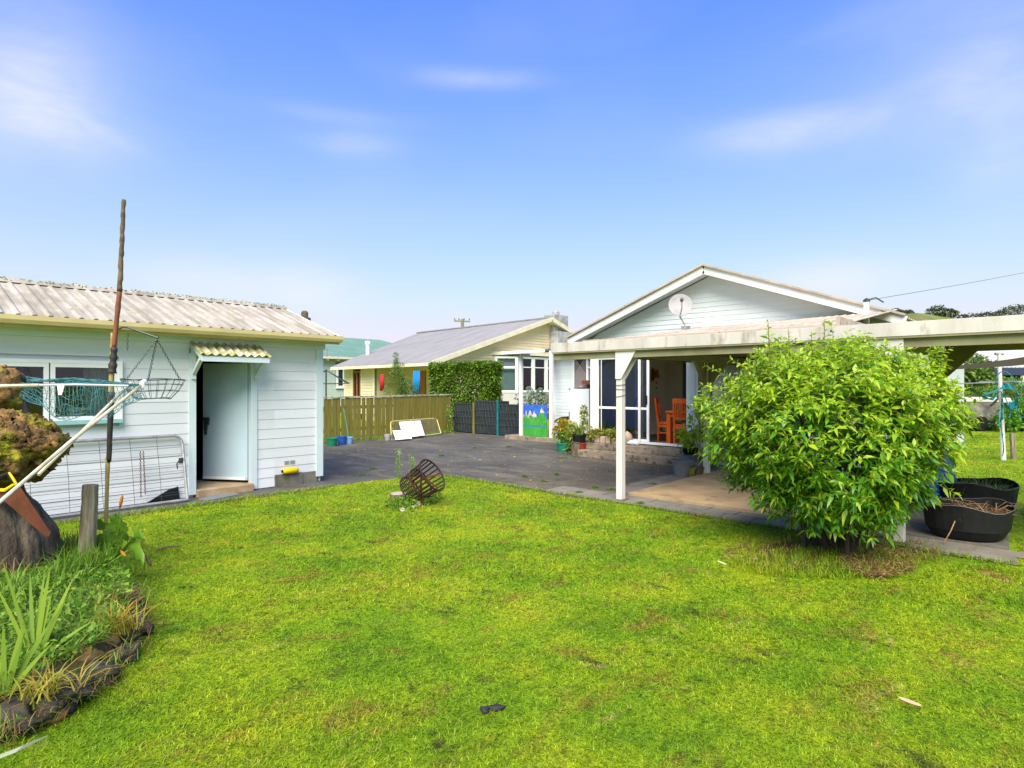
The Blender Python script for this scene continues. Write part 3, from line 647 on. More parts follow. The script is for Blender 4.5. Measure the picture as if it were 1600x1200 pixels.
mb = MB(); mb.box(14.15, 14.2, 8.22, 8.27, ZF, 2.4); mb.build('inner_door_frame', m_barge, house)
lp = thing('wall_lamp', 'small terracotta wall lamp on the pale inner wall of the house', 'wall lamp', (14.3, 8.2, 1.9))
mb = MB(); mb.box(14.36, 14.42, 8.2, 8.268, 1.78, 2.1); mb.build('bracket', m_terr, lp); mb = MB(); mb.lathe((14.39, 8.12, 1.85), [(.07, 0), (.045, .2), (.03, .22)], 12); mb.build('shade', m_terr, lp); mb = MB(); mb.box(14.3, 14.48, 8.02, 8.26, 1.74, 1.765); mb.build('shelf', m_inwall, lp)
for z in (2.0, 1.72, 1.58, 1.24): mb = MB(); mb.blob((14.62, 8.262, z), (.03, .008, .035), 6, 8, 0, 1); mb.build('wall_plaque', m_dark, house, smooth=True)
mb = MB()
pass
# recessed porch wall, security door, porch roof and posts
PX = 14.1; W2 = ('x', PX)
yA, yB = yw(898.5, PX), yw(916.5, PX)
mb = MB(); clad(mb, W2, 8.5, 11.44, .14, 2.72, .1, holes=[(9.75, yA+.02, .1, 2.5)]); mb.box(PX+.03, PX+.06, 8.5, 11.44, 0, 2.7); mb.box(PX+.03, 20, 11.38, 11.42, 0, 2.7); mb.build('porch_wall', m_houseg, house)
mb = MB(); wb(mb, W2, 11.36, 11.46, -.02, .04, .12, 2.7); wb(mb, W2, yA, yA+.05, 0, .05, .12, 2.5); mb.build('porch_trim', m_white, house)
mb = MB(); wb(mb, W2, yB, yA, 0, .03, .14, 2.46); sd = mb.build('security_door', m_grillb, house)
g = MB(); n = 22; L = 2.32; wA = yA-yB
for i in range(-8, 30):
    for sgn in (1, -1):
        z0 = .14+i*.09; a0, a1 = yB, yA; z1 = z0+wA*1.2
        if sgn < 0: z0, z1 = z1, z0
        if min(z0, z1) > .14 and max(z0, z1) < 2.46: g.beam(wp(W2, a0, .04, z0), wp(W2, a1, .04, z1), .006, .012)
g.build('lattice', m_grille, sd)
window(house, W2, 9.80, yB-.02, .3, 2.46, 1, rows=(.86,), fw=.06)
mb = MB(); corr(mb, (13.3, 11.15, 2.66), (13.3, 12.8, 2.66), (14.6, 12.8, 2.70), (14.6, 11.15, 2.70), 14, .01); mb.box(13.6, 20, 8.4, 11.5, 2.70, 2.73); mb.build('porch_roof', m_roofgrey, house)
mb = MB(); mb.box(13.27, 13.3, 11.1, 12.85, 2.60, 2.69); mb.box(13.3, 14.6, 12.81, 12.84, 2.6, 2.68); mb.build('porch_fascia', m_white, house)
for y in (yw(814.5, 13.6), yw(861.5, 13.6)):
    mb = MB(); mb.box(13.55, 13.64, y-.045, y+.045, .12, 2.66); mb.build('porch_post', m_white, house, bevel=.004)
# steps
for x0, x1, y0, y1, z0, z1 in ((11.15, 11.9, 5.35, 8.45, 0, .16), (11.5, 11.88, 5.7, 8.36, .16, .31)):
    mb = MB(); nx = 26; vs = []
    pts = []
    for i in range(nx+1):
        y = y0+(y1-y0)*i/nx; j = random.uniform(-.014, .014)
        pts.append((x0+j, y))
    P = [Vector((px_, py_, z0)) for px_, py_ in pts]+[Vector((x1, y1, z0)), Vector((x1, y0, z0))]
    mb.prism(P, (0, 0, z1-z0)); mb.build('step', m_step, house, bevel=.015)
mb = MB(); mb.beam((11.0, 2.42, 2.35), (11.0, 2.42, 3.0), .07, .07); mast = mb.build('service_mast', m_barge, house, bevel=.005)
mb = MB(); mb.lathe((11.0, 2.42, 3.0), [(.05, 0), (.05, .03), (.01, .06)], 10); mb.tube([(11.0, 2.42, 3.03), (11.05, 2.3, 3.06), (11.1, 2.2, 2.98)], .012, 6); mb.build('insulator', m_wire, mast)
pl = MB(); A = Vector((11.0, 2.42, 3.02)); B = Q(1640, 418, 15.5); B2 = Q(2100, 330, 24)
pl.tube([A.lerp(B, t/12)-Vector((0, 0, .02*math.sin(math.pi*t/12))) for t in range(13)]+[B.lerp(B2, t/4) for t in range(1, 5)], .004, 5)
tag(pl.build('power_line', m_wire), 'thin grey power line running from the house mast to the upper right', 'cable')
# satellite dish
dc = Q(1063, 477, 12.05)
dish = thing('satellite_dish', 'round grey satellite dish on an angled arm on the house gable', 'satellite dish', tuple(Q(1070, 512, 12.0)))
nrm = Vector((-.80, -.52, .22)).normalized(); sxv = nrm.cross(Vector((0, 0, 1))).normalized(); uv = sxv.cross(nrm)
mt = Matrix((sxv, uv, nrm)).transposed()
mb = MB(); R_ = .225
prof = [(R_*k/8, .05*(k/8)**2) for k in range(9)]; mb.lathe(dc-nrm*.03, [(.001, 0)]+prof[1:]+[(R_+.008, .052), (R_, .045)]+[(R_*k/8, .05*(k/8)**2-.008) for k in range(7, 0, -1)]+[(.001, -.008)], 28, mt); mb.build('reflector', m_dish, dish, smooth=True)
mb = MB(); base = Q(1070, 511, 12.06); el = dc-uv*.22-nrm*.03
mb.tube([base, base+Vector((0, 0, .05)), el+nrm*-.05, dc-uv*.12-nrm*.06], .016, 8); mb.tube([dc-uv*.18, dc-uv*.16+nrm*.25, dc-uv*.02+nrm*.30], .012, 6); mb.box(base.x-.02, base.x+.06, base.y-.09, base.y+.07, base.z-.04, base.z+.02); mb.build('arm', m_galv, dish)
mb = MB(); mb.lathe(dc+nrm*.30+uv*.0, [(.03, -.05), (.034, .03), (.02, .05)], 12, mt); mb.build('receiver', m_wire, dish)

# ================================================================ CARPORT
cp = thing('carport', 'cream flat fronted carport with ribbed roof joined to the pale green house', 'carport', (7.28, 4.7, 0))
FX = 7.25
mb = MB(); mb.box(FX-.02, FX+.025, -2.6, 5.92, 2.155, 2.30); mb.build('fascia', m_carp, cp, bevel=.003)
mb = MB(); mb.box(FX+.03, FX+.075, -2.6, 5.9, 2.04, 2.155); mb.box(FX-.015, FX+.02, -2.6, 5.9, 2.135, 2.153)
mb.box(FX+.08, 11.85, 4.66, 4.74, 2.06, 2.17); mb.box(FX+.08, 10.5, 1.30, 1.39, 2.04, 2.18); mb.box(9.9, 9.98, -2.6, 1.25, 2.10, 2.24)
mb.prism([(FX+.03, 5.86, 2.13), (11.88, 5.86, 2.13), (11.88, 5.86, 2.80), (8.2, 5.86, 2.34), (FX+.03, 5.86, 2.28)], (0, .04, 0))
mb.box(11.78, 11.87, 2.3, 5.9, 2.42, 2.55)
for x in (8.4, 9.3, 10.2, 11.1): mb.box(x, x+.05, 1.45, 5.84, 2.19+.0*(x-8), 2.27)
for x in (7.9, 8.6, 9.3): mb.box(x, x+.05, -2.6, 1.28, 2.17, 2.24)
mb.build('beam', m_under, cp)
mb = MB(); corr(mb, (8.15, 2.15, 2.375), (8.15, 5.92, 2.375), (HX-.02, 5.92, 2.83), (HX-.02, 2.15, 2.93), 28, .016, 'sine', .006)
mb.build('patio_roof', m_ptroof, cp)
mb = MB(); mb.box(FX+.03, 8.2, 2.1, 5.9, 2.27, 2.285); mb.box(FX+.03, 11.8, 2.3, 5.85, 2.30, 2.312) if False else None
corr(mb, (FX+.03, 1.9, 2.262), (10.0, 1.9, 2.262), (10.0, -2.6, 2.262), (FX+.03, -2.6, 2.262), 14, .014, 'rib', .004)
mb.box(8.15, 11.85, 2.15, 5.84, 2.285, 2.295)
mb.build('flat_roof', m_under, cp)
mb = MB(); mb.box(8.06, 8.15, 2.05, 5.9, 2.315, 2.365); mb.box(8.03, 8.07, 2.05, 5.9, 2.315, 2.395); mb.lathe((8.1, 2.08, 2.25), [(.04, 0), (.04, .13)], 10); mb.box(8.2, 11.8, 2.09, 2.14, 2.36, 2.50); mb.build('gutter', m_ptroof, cp)
def cpost(x, y, sgn, plate=True, z0=0, w=.095):
    mb = MB(); mb.box(x-w/2, x+w/2, y-w/2, y+w/2, z0, 2.14); po = mb.build('post', m_post, cp, bevel=.004)
    if plate:
        m2 = MB(); ys = [y+w/2*-sgn*-1, 0]
        ya = y+sgn*w*.5; ye = y-sgn*.30
        m2.prism([(x-w/2-.022, ya, 2.155), (x-w/2-.022, ye, 2.155), (x-w/2-.022, y-sgn*w*.5, 1.74), (x-w/2-.022, ya, 1.74)], (.018, 0, 0))
        m2.prism([(x+w/2+.004, ya, 2.14), (x+w/2+.004, ye, 2.14), (x+w/2+.004, y-sgn*w*.5, 1.74), (x+w/2+.004, ya, 1.74)], (.018, 0, 0))
        m2.build('bracket', m_post, po, bevel=.002)
    m3 = MB(); m3.box(x-w*.9, x+w*.9, y-w*.9, y+w*.9, .015+z0, .03+z0); m3.build('base_plate', m_conc, po); return po
p1 = cpost(7.33, 4.71, 1); p2 = cpost(7.33, 1.31, -1); cpost(10.5, 4.9, 1, False); p4 = cpost(9.94, 1.33, 1, False); cpost(7.33, -2.2, -1)
mb = MB()
for z, dr in ((1.655, .012), (1.59, -.01), (1.50, .03)):
    mb.tube([(7.33+.055*cx, 4.71+.055*cy, z+dr*(cx-cy)*.3) for cx, cy in ((-1, 1), (-1.05, 0), (-1, -1), (0, -1.05), (1, -1), (1, 1))], .004, 5, closed=True)
mb.build('tie_wire', m_wire, p1)
mb = MB(); mb.prism([(10.5-.03, 4.85, 2.1), (10.5-.03, 4.45, 2.1), (10.5-.03, 4.83, 1.65)], (.06, 0, 0)); mb.prism([(10.45, 4.93, 2.1), (10.0, 4.93, 2.1), (10.45, 4.93, 1.6)], (0, -.05, 0)); mb.build('brace', m_under, cp)
mb = MB(); mb.prism([(9.9, 1.30, 2.1), (9.9, .9, 2.1), (9.9, 1.28, 1.7)], (.05, 0, 0)); mb.prism([(9.88, 1.36, 2.1), (9.3, 1.36, 2.1), (9.88, 1.36, 1.6)], (0, -.05, 0)); mb.build('brace', m_under, cp)

# ================================================================ NEIGHBOUR HOUSES
ch = thing('cream_house', 'cream weatherboard house with grey iron roof and white bay window', 'house', (15.9, 19.2, 0))
W3 = ('y', 19.2)
EX, EY, VY = 15.4, 26.45, 18.75; RX = 23.0
roofz = lambda x: 2.57+(x-EX)*(4.97-2.57)/(RX-EX) if x < RX else 4.97-(x-RX)*.33
mb = MB(); corr(mb, (EX, EY, 2.54), (EX, VY, 2.58), (RX, VY, 4.98), (RX, 29.4, 4.84), 60, .018, 'sine', .03)
corr(mb, (29.5, VY, 2.83), (29.5, 29.4, 2.83), (RX, 29.4, 4.84), (RX, VY, 4.98), 50, .018, 'sine', .03)
mb.beam((RX, VY, 5.0), (RX, 29.4, 4.88), .22, .06)
mb.build('roof', m_roofgrey, ch)
mb = MB(); clad(mb, W3, 15.9, 28.5, .3, 5.0, .135, clip=lambda z: (max(15.9, EX+(z+.12-2.57)/.3158), min(28.5, RX+(4.9-z)/.33)), lip=.035)
mb.prism([(15.9, 19.24, 0), (28.5, 19.24, 0), (28.5, 19.24, 2.95), (RX, 19.24, 4.85), (15.9, 19.24, 2.6)], (0, .04, 0))
W4 = ('x', 16.0); clad(mb, W4, 23.6, 26.2, .3, 2.55, .135, holes=[(24.72, 25.42, 1.0, 2.35)], lip=.03); mb.box(16.04, 16.08, 23.6, 24.7, 0, 2.55); mb.box(16.04, 16.08, 25.4, 26.2, 0, 2.55); mb.box(16.0, 28, 26.2, 26.24, 0, 2.55)
clad(mb, ('x', 17.4), 19.2, 23.6, .3, 2.7, .135); mb.box(16.0, 17.4, 23.6, 23.65, 0, 2.7); mb.box(17.44, 17.48, 19.2, 23.6, 0, 2.7)
mb.build('wall', m_cream, ch)
for WW, a0, a1 in ((W4, 23.6, 23.75), (W4, 26.08, 26.22), (W3, 15.88, 16.0)): mb = MB(); wb(mb, WW, a0, a1, 0, .03, .3, 2.5); mb.build('corner_board', m_creamtrim, ch)
for y in np.arange(19.2, 26.3, .6): mb = MB(); mb.box(EX+.06, 16.0, y, y+.06, 2.42, 2.50); mb.build('rafter_tail', m_creamtrim, ch)
mb = MB(); mb.beam((EX-.02, VY, 2.5), (EX-.02, EY, 2.46), .05, .13); mb.beam((EX, VY-.02, 2.53), (RX, VY-.02, 4.91), .05, .20); mb.beam((29.5, VY-.02, 2.78), (RX, VY-.02, 4.91), .05, .20); mb.build('barge_board', m_creamtrim, ch)
mb = MB(); mb.prism([(EX, VY, 2.45), (RX, VY, 4.82), (RX, 19.2, 4.82), (EX, 19.2, 2.45)], (0, 0, .03)); mb.prism([(29.5, VY, 2.68), (RX, VY, 4.82), (RX, 19.2, 4.82), (29.5, 19.2, 2.68)], (0, 0, .03)); mb.box(EX, 17.4, VY, EY, 2.50, 2.53); mb.build('soffit', m_creamtrim, ch)
window(ch, W4, 24.74, 25.40, 1.02, 2.33, 2, fw=.07, fm=M('brown_sash', (.34, .13, .05)), sill=m_creamtrim, back=m_dark)
mb = MB(); wb(mb, W4, 24.62, 24.74, 0, .04, .98, 2.4); wb(mb, W4, 25.40, 25.52, 0, .04, .98, 2.4); mb.build('window_casing', m_creamtrim, ch)
# bay window
BX0, BX1, BZ0, BZ1 = xw(811, 18.45), xw(862, 18.45), 1.32, 2.98
mb = MB()
Wb = ('y', 18.45)
clad(mb, Wb, BX0, BX1+1, .3, BZ0-.02, .13); mb.prism([(BX0, 18.45, BZ0-.03), (BX1+1, 18.45, BZ0-.03), (BX1+1, 19.2, BZ0-.03), (BX0-.9, 19.2, BZ0-.03)], (0, 0, .05))
mb.prism([(BX0-.95, 19.15, .3), (BX0-.02, 18.46, .3), (BX0+.02, 18.52, .3), (BX0-.9, 19.2, .3)], (0, 0, BZ0-.33))
mb.build('bay_wall', M('bay_boards', (.50, .49, .48)), ch)
bay = MB(); bay.prism([(BX0-1.1, 19.2, BZ1+.05), (BX0-.1, 18.3, BZ1+.05), (BX1+1, 18.3, BZ1+.05), (BX1+1, 19.2, BZ1+.05)], (0, 0, .14)); bay.build('bay_roof', m_creamtrim, ch)
for i in range(3):
    a0 = BX0+i*(BX1+.5-BX0)/3; a1 = BX0+(i+1)*(BX1+.5-BX0)/3; window(ch, Wb, a0+.01, a1-.01, BZ0, BZ1, 1, rows=(.7,), fw=.10, back=m_bay, gm=m_glass)  # backing sheets carry the greenish reflection colour of the panes
a = Vector((BX0-.9, 19.15, 0)); b_ = Vector((BX0-.04, 18.47, 0)); u = (b_-a).normalized(); L = (b_-a).length
mb = MB()
for s0, s1, z0, z1 in ((0, .14, BZ0, BZ1), (L-.14, L, BZ0, BZ1), (.14, L-.14, BZ0, BZ0+.1), (.14, L-.14, BZ1-.1, BZ1), (.14, L-.14, 2.42, 2.52)):
    mb.beam(a+u*s0+Vector((0, 0, (z0+z1)/2)), a+u*s1+Vector((0, 0, (z0+z1)/2)), .06, z1-z0)
wf = mb.build('window', m_white, ch)
mb = MB(); mb.beam(a+u*.1+Vector((0, .03, 2.15)), a+u*(L-.1)+Vector((0, .03, 2.15)), .008, 1.6); mb.build('pane', m_glass, wf)
mb = MB(); mb.beam(a+u*.05+Vector((.1, .25, 2.15)), a+u*(L-.05)+Vector((.1, .25, 2.15)), .01, 1.6); mb.build('curtain', m_bay, wf)  # sheet behind the angled pane, coloured like the greenish reflections in its glass
# chimney
cx0, cx1 = xw(865, 18.9), xw(888, 18.9)
mb = MB(); mb.box(cx0, cx1, 18.62, 19.2, .2, roofz(24)-.3); mb.box(cx0+.1, cx1+.05, 18.95, 19.6, 3.8, 5.22); mb.build('chimney', m_chim, ch, bevel=.01)
mb = MB(); mb.lathe(((cx0+cx1)/2-.05, 19.2, 5.22), [(.2, 0), (.18, .16), (.15, .2)], 12); mb.build('chimney_pot', m_chim, ch)
mb = MB(); wb(mb, ('x', 17.38), 21.6, 22.5, 0, .05, .2, 2.3); mb.build('door', m_ordoor, ch)
for (px, py, d, mt_, nm, lb) in ((597, 597, 25.6, m_red, 'hanging_cloth', 'red cloth hanging in the porch of the cream house'), (651, 597, 24.3, m_bluec, 'hanging_cloth', 'bright blue cloth hanging in the porch beside the square hedge')):
    c = Q(px, py, d); mb = MB(); w = .11 if mt_ is m_red else .22; hh_ = .33 if mt_ is m_red else .46; vs = []; n = 14
    for i in range(n+1):
        y = c.y-w+2*w*i/n; o = .04*math.sin(i*1.7)
        vs += [(c.x+o, y*1.0, c.z-hh_+.05*math.sin(i*.8)), (c.x+o*.3, y*.98+c.y*.02, c.z+hh_)]
    mb.add(vs, [(2*i, 2*i+2, 2*i+3, 2*i+1) for i in range(n)]); o = mb.build(nm, mt_, smooth=True); sm = o.modifiers.new('s', 'SOLIDIFY'); sm.thickness = .01
    tag(o, lb, 'cloth')
gh = thing('green_roofed_house', 'distant pale house with green iron roof seen past the shed corner', 'house', (20, 32, 0))
W5 = ('y', 32.4)
mb = MB(); ER = 29.0
corr(mb, (8, 32, 3.36), (ER, 32, 3.36), (24.9, 36, 4.88), (8, 36, 4.84), 80, .012); mb.add([(ER, 32, 3.36), (ER, 40, 3.36), (24.9, 36, 4.88)], [(0, 1, 2)]); mb.add([(8, 40, 3.36), (ER, 40, 3.36), (24.9, 36, 4.88), (8, 36, 4.84)], [(0, 1, 2, 3)]); mb.build('roof', m_greenroof, gh)
mb = MB(); clad(mb, W5, 10, 28.6, .2, 3.3, .15, holes=[(xw(524, 32.4), xw(538, 32.4), 1.45, 2.95)]); mb.box(10, 28.6, 32.6, 32.7, 0, 3.3); mb.box(28.5, 28.6, 32.4, 39.6, 0, 3.3); mb.build('wall', m_palewall, gh)
mb = MB(); mb.box(8, ER, 31.95, 32.0, 3.22, 3.36)
for x in np.arange(10, 28, .7): mb.box(x, x+.09, 32.0, 32.38, 3.12, 3.2)
mb.build('eave', m_creamtrim, gh)
window(gh, W5, xw(525, 32.4), xw(538.5, 32.4), 1.5, 2.9, 1, rows=(.8,), fw=.13, back=m_curtain, sill=m_white)
mb = MB(); c = Q(574.5, 540, 31.2); mb.lathe((c.x, c.y, c.z-.7), [(.1, 0), (.1, .75), (.14, .76), (.14, .92), (.02, .95)], 10); mb.build('flue', m_white, gh)
mb = MB(); c = Q(510, 552, 33); mb.lathe((c.x, c.y, c.z-.2), [(.05, 0), (.05, .45)], 8); mb.build('vent_pipe', m_galv, gh)
# utility pole
up = thing('utility_pole', 'wooden power pole with crossarm behind the grey iron roof', 'power pole', tuple(Q(722, 602, 52))[:2]+(0,))
c = Q(722.5, 602, 52); top = 1.65+105*52/FP
mb = MB(); mb.tube([(c.x, c.y, 0), (c.x, c.y, top-.1)], [.19, .14], 10); mb.build('pole', m_wood, up)
R3 = Vector((SA, -CA, 0)); mb = MB(); ctr = Vector((c.x, c.y, top-.25)); mb.beam(ctr-R3*.72, ctr+R3*.66+Vector((0, 0, -.05)), .12, .12)
for s_ in (-.66, -.3, .15, .6): mb.lathe(ctr+R3*s_+Vector((0, 0, .06)), [(.03, 0), (.06, .1), (.03, .2)], 8)
mb.build('crossarm', m_wood, up)
# rotary clothes line
hh = thing('rotary_clothes_line', 'dark rotary clothes line beyond the olive fence next to shed corner', 'clothes line', tuple(Q(509, 602, 21))[:2]+(0,))
c = Q(509.5, 602, 21); c.z = 0; mb = MB(); mb.tube([c, c+Vector((0, 0, 2.2))], .028, 8); mb.build('mast', m_wire, hh)
mb = MB(); tips = []
for k in range(4):
    a_ = rad(10+90*k); tp = c+Vector((1.05*math.cos(a_), 1.05*math.sin(a_), 1.72)); tips.append(tp); mb.tube([c+Vector((0, 0, 2.18)), tp], .018, 6); mb.tube([c+Vector((0, 0, 1.70)), tp], .014, 6)
mb.build('arm', m_wire, hh)
mb = MB()
for f_ in (1, .8, .6): mb.tube([c.lerp(t_, f_)+Vector((0, 0, 1.72*(1-f_))) for t_ in tips], .006, 4, closed=True)
mb.build('line', m_wire, hh)
# far right building
fr = thing('lilac_roofed_building', 'distant building with pale lilac ribbed roof beyond the right trees', 'building', tuple(Q(1590, 602, 38))[:2]+(0,))
def RQ(X, d, z): return Vector((CA*d+SA*X, SA*d-CA*X, z))
mb = MB(); corr(mb, RQ(27, 37, 2.75), RQ(42, 37, 2.75), RQ(42, 40, 5.0), RQ(29.5, 40, 5.0), 60, .03, 'rib'); mb.build('roof', m_lilac, fr)
mb = MB(); mb.beam(RQ(28.5, 37, 2.5), RQ(42, 37, 2.5), .1, .45); mb.build('fascia', m_navy, fr)
mb = MB(); mb.beam(RQ(28.5, 38, 1.2), RQ(42, 38, 1.2), .2, 2.4); mb.build('wall', m_dark, fr)
for X in (31.7, 34.5, 37.3): mb = MB(); mb.beam(RQ(X, 37.1, 0), RQ(X, 37.1, 2.3), .35, .35); mb.build('pillar', m_creamtrim, fr)
# ================================================================ FENCE AND DRIVEWAY END
F0, F1 = Vector((5.9, 15.12, 0)), Vector((14.15, 16.15, 0)); fu = (F1-F0).normalized(); fn = Vector((fu.y, -fu.x, 0)); FL = (F1-F0).length
fen = thing('paling_fence', 'olive treated timber paling fence with lichen covered top rail', 'fence', tuple(F0))
s = 0.; i = 0
while s < FL-.1:
    w_ = .128+random.uniform(-.006, .006); x = F0+fu*s; mb = MB(); h = 1.27+random.uniform(-.012, .012); t_ = random.uniform(-.004, .004)
    mb.beam(x+fu*(w_/2)+fn*.012+Vector((0, 0, .03)), x+fu*(w_/2+t_)+fn*.012+Vector((0, 0, h)), w_, .02, up=fn)
    mb.build('paling', m_fence, fen); s += w_+.012+random.choice((.004, .012, .03))
mb = MB(); mb.beam(F0+Vector((0, 0, 1.29)), F1+Vector((0, 0, 1.32)), .09, .045); mb.build('top_rail', m_palmoss, fen)
mb = MB()
for z in (.35, 1.0): mb.beam(F0-fn*.03+Vector((0, 0, z)), F1-fn*.03+Vector((0, 0, z)), .05, .09)
mb.build('rail', m_fence, fen)
# crate panels
for k, (ya, yb, tl, lb) in enumerate(((15.95, 14.9, 1.02, 'black slatted crate panel at the corner where the olive fence ends'), (14.86, 13.75, 1.12, 'black netted crate panel between two teal posts'), (13.72, 12.62, 1.02, 'black slatted crate panel beside the white porch post'))):
    cr = thing('crate_panel', lb, 'crate', (14.15, (ya+yb)/2, 0), 'black crate panels in a row')
    mb = MB(); n = 20
    for i in range(n):
        y = yb+(ya-yb)*(i+.5)/n; mb.box(14.10, 14.115, y-.019, y+.019, .06, tl)
    for z in (.06, .35, tl*.55, tl*.75, tl): mb.box(14.085, 14.10, yb, ya, z-.025, z+.02)
    mb.box(14.10, 14.60, yb, yb+.02, .05, tl); mb.box(14.10, 14.60, ya-.02, ya, .05, tl); mb.box(14.55, 14.58, yb, ya, .05, tl); mb.box(14.1, 14.6, yb, ya, .04, .06)
    mb.build('slats', m_crate, cr)
    mb = MB()
    for i in range(9): 
        y = yb+(ya-yb)*(i+.5)/9; mb.tube([(14.08, y+.05*math.sin(j+i), .1+j*(tl-.1)/6) for j in range(7)], .006, 4)
    mb.build('cord', M('crate_cord', (.08, .09, .05)) if k == 0 else bpy.data.materials['crate_cord'], cr)
    mb = MB(); mb.box(14.04, 14.09, yb-.02, yb+.03, 0, tl+.05); mb.build('corner_post', m_teal if k != 0 else m_fence, cr)
# leaning frame with boards
def P_(px, py, z=None, d=None): return G(px, py, z) if d is None else Q(px, py, d)
dg = 19.0
lg = thing('leaning_gate', 'pale tubular gate with wire mesh leaning against the olive fence', 'gate', tuple(G(650, 684)))
pa, pb, pc, pd = Q(612, 688, 18.0), Q(689, 677, 19.7), Q(682, 653.5, 20.2), Q(610, 658.5, 18.5)
mb = MB(); mb.tube([pa, pa.lerp(pd, .8), pa.lerp(pd, .95)+(pc-pd)*.01, pd+(pc-pd)*.05, pd.lerp(pc, .93), pc.lerp(pb, .1), pb, ], .018, 6); mb.tube([pa, pb], .018, 6); mb.tube([pa.lerp(pb, .42), pd.lerp(pc, .42)], .014, 6); mb.build('frame', M('cream_tube', (.55, .45, .18)), lg)
mb = MB()
for i in range(1, 26): mb.tube([pa.lerp(pb, i/26), pd.lerp(pc, max(0, i/26-.03))], .003, 3)
for i in range(1, 9): mb.tube([pa.lerp(pd, i/9), pb.lerp(pc, i/9)], .003, 3)
mb.build('mesh', m_galv, lg)
for lb, q in (('large white board leaning on the pale tubular gate', [(628, 684, 18.15), (652, 681, 18.6), (643, 657.5, 19.0), (621, 659, 18.55)]), ('narrow white board leaning right of the larger board on the gate', [(652.8, 680.8, 18.65), (661, 680, 18.9), (654, 657, 19.3), (645, 657.5, 19.1)]),
              ('low white board lying tilted in front of the gate', [(616, 687, 17.6), (641, 685, 17.9), (634, 672, 18.15), (611, 672.5, 17.8)])):
    P4 = [Q(*a)-fn*-.06 for a in q]; P4[0].z = max(P4[0].z, .02); P4[1].z = max(P4[1].z, .02)
    mb = MB(); mb.prism(P4, fn*.02); o = mb.build('white_board', m_white, bevel=.002); tag(o, lb, 'board', 'white boards leaning at the fence')
def pot(name, label, cat, c, r, h, mat, rim=True, soil=True, group=None, taper=.75, n=24):
    t = thing(name, label, cat, tuple(c), group); c = Vector(c)
    mb = MB(); pr = [(r*taper, 0), (r*.97, h*.88)]+([(r*1.05, h*.88), (r*1.05, h)] if rim else [(r, h)])+[(r*.9, h), (r*.85, h*.8), (r*.8, h*.78)]
    mb.lathe(c, pr, n); mb.build('tub', mat, t, smooth=False)
    if soil: mb = MB(); mb.lathe(c+Vector((0, 0, h*.79)), [(r*.84, 0), (r*.8, .01), (.01, .02)], n); mb.build('soil', m_soil, t)
    return t
pot('bucket', 'green plastic bucket standing at the left end of the fence', 'bucket', G(519, 697), .15, .22, m_greenp, soil=False, group='buckets by the fence')
pot('bucket', 'dark blue plastic bucket between the green and the light blue one', 'bucket', G(534, 695), .135, .24, m_bluep, soil=False, group='buckets by the fence')
bl = pot('bucket', 'light blue plastic basin holding the broom at the fence', 'bucket', G(545, 694), .12, .20, m_lblue, soil=False, group='buckets by the fence')
c = G(546, 694); br = thing('broom', 'teal handled broom leaning on the olive fence in the light blue bucket', 'broom', tuple(c+Vector((0, 0, .05))))
mb = MB(); mb.tube([c+Vector((0, 0, .1)), c+Vector((.05, .40, 1.0))], .012, 6); mb.build('handle', m_greenp, br)
mb = MB(); mb.box(c.x-.09, c.x+.09, c.y-.03, c.y+.03, .04, .13); mb.build('head', m_bluep, br)
cx = G(606, 688); o = MB(); o.lathe(cx, [(.08, 0), (.11, .16), (.115, .18), (.09, .17)], 14); tag(o.build('flower_pot', m_chim), 'small grey pot tucked beside the left foot of the pale gate', 'pot')
# painted sheet
ms = thing('painted_panel', 'curved ribbed panel painted with white peaks, blue sky and green field', 'panel', (13.66, 11.85, .12))
mb = MB(); ny, nzz = 48, 44; ya, yb = yw(857, 13.66), yw(819.5, 13.66); ztp = 1.06
def mx_(i, k):
    u = i/ny; y = yb+(ya-yb)*u; x = 13.62-.14*math.sin(math.pi*u)+.012*math.sin(i*2*math.pi/3); return (x, y, .125+(ztp-.125)*k/nzz+.02*math.sin(u*3)*(k/nzz))
vs = [mx_(i, k) for k in range(nzz+1) for i in range(ny+1)]
peaks = lambda u: max(.84-abs(u-.40)*1.9, .80-abs(u-.18)*2.4, .70-abs(u-.02)*1.5, .80-abs(u-.58)*1.8, .93-abs(u-.83)*2.6)
for k in range(nzz):
    for i in range(ny):
        u = (i+.5)/ny; h = (k+.5)/nzz; pk = peaks(u); low = .56+.10*abs(math.sin(u*11))
        c_ = 0 if h > pk else (2 if h > low and u < .72 else (2 if u >= .72 and h > .76 else 1))
        if c_ == 1 and .30 < h < .36: c_ = 3
        mb.cur = c_; a = k*(ny+1)+i; mb.add([vs[a], vs[a+1], vs[a+ny+2], vs[a+ny+1]], [(0, 1, 2, 3)])
o = mb.build('panel_sheet', [m_mblue, m_mgreen, m_mwhite, m_mband], ms); sm = o.modifiers.new('s', 'SOLIDIFY'); sm.thickness = .012
mb = MB(); mb.box(13.64, 13.68, ya-.07, ya-.02, .12, 1.1); mb.box(13.64, 13.68, yb+.0, yb+.05, .12, 1.1); mb.build('side_stake', m_redst, ms)
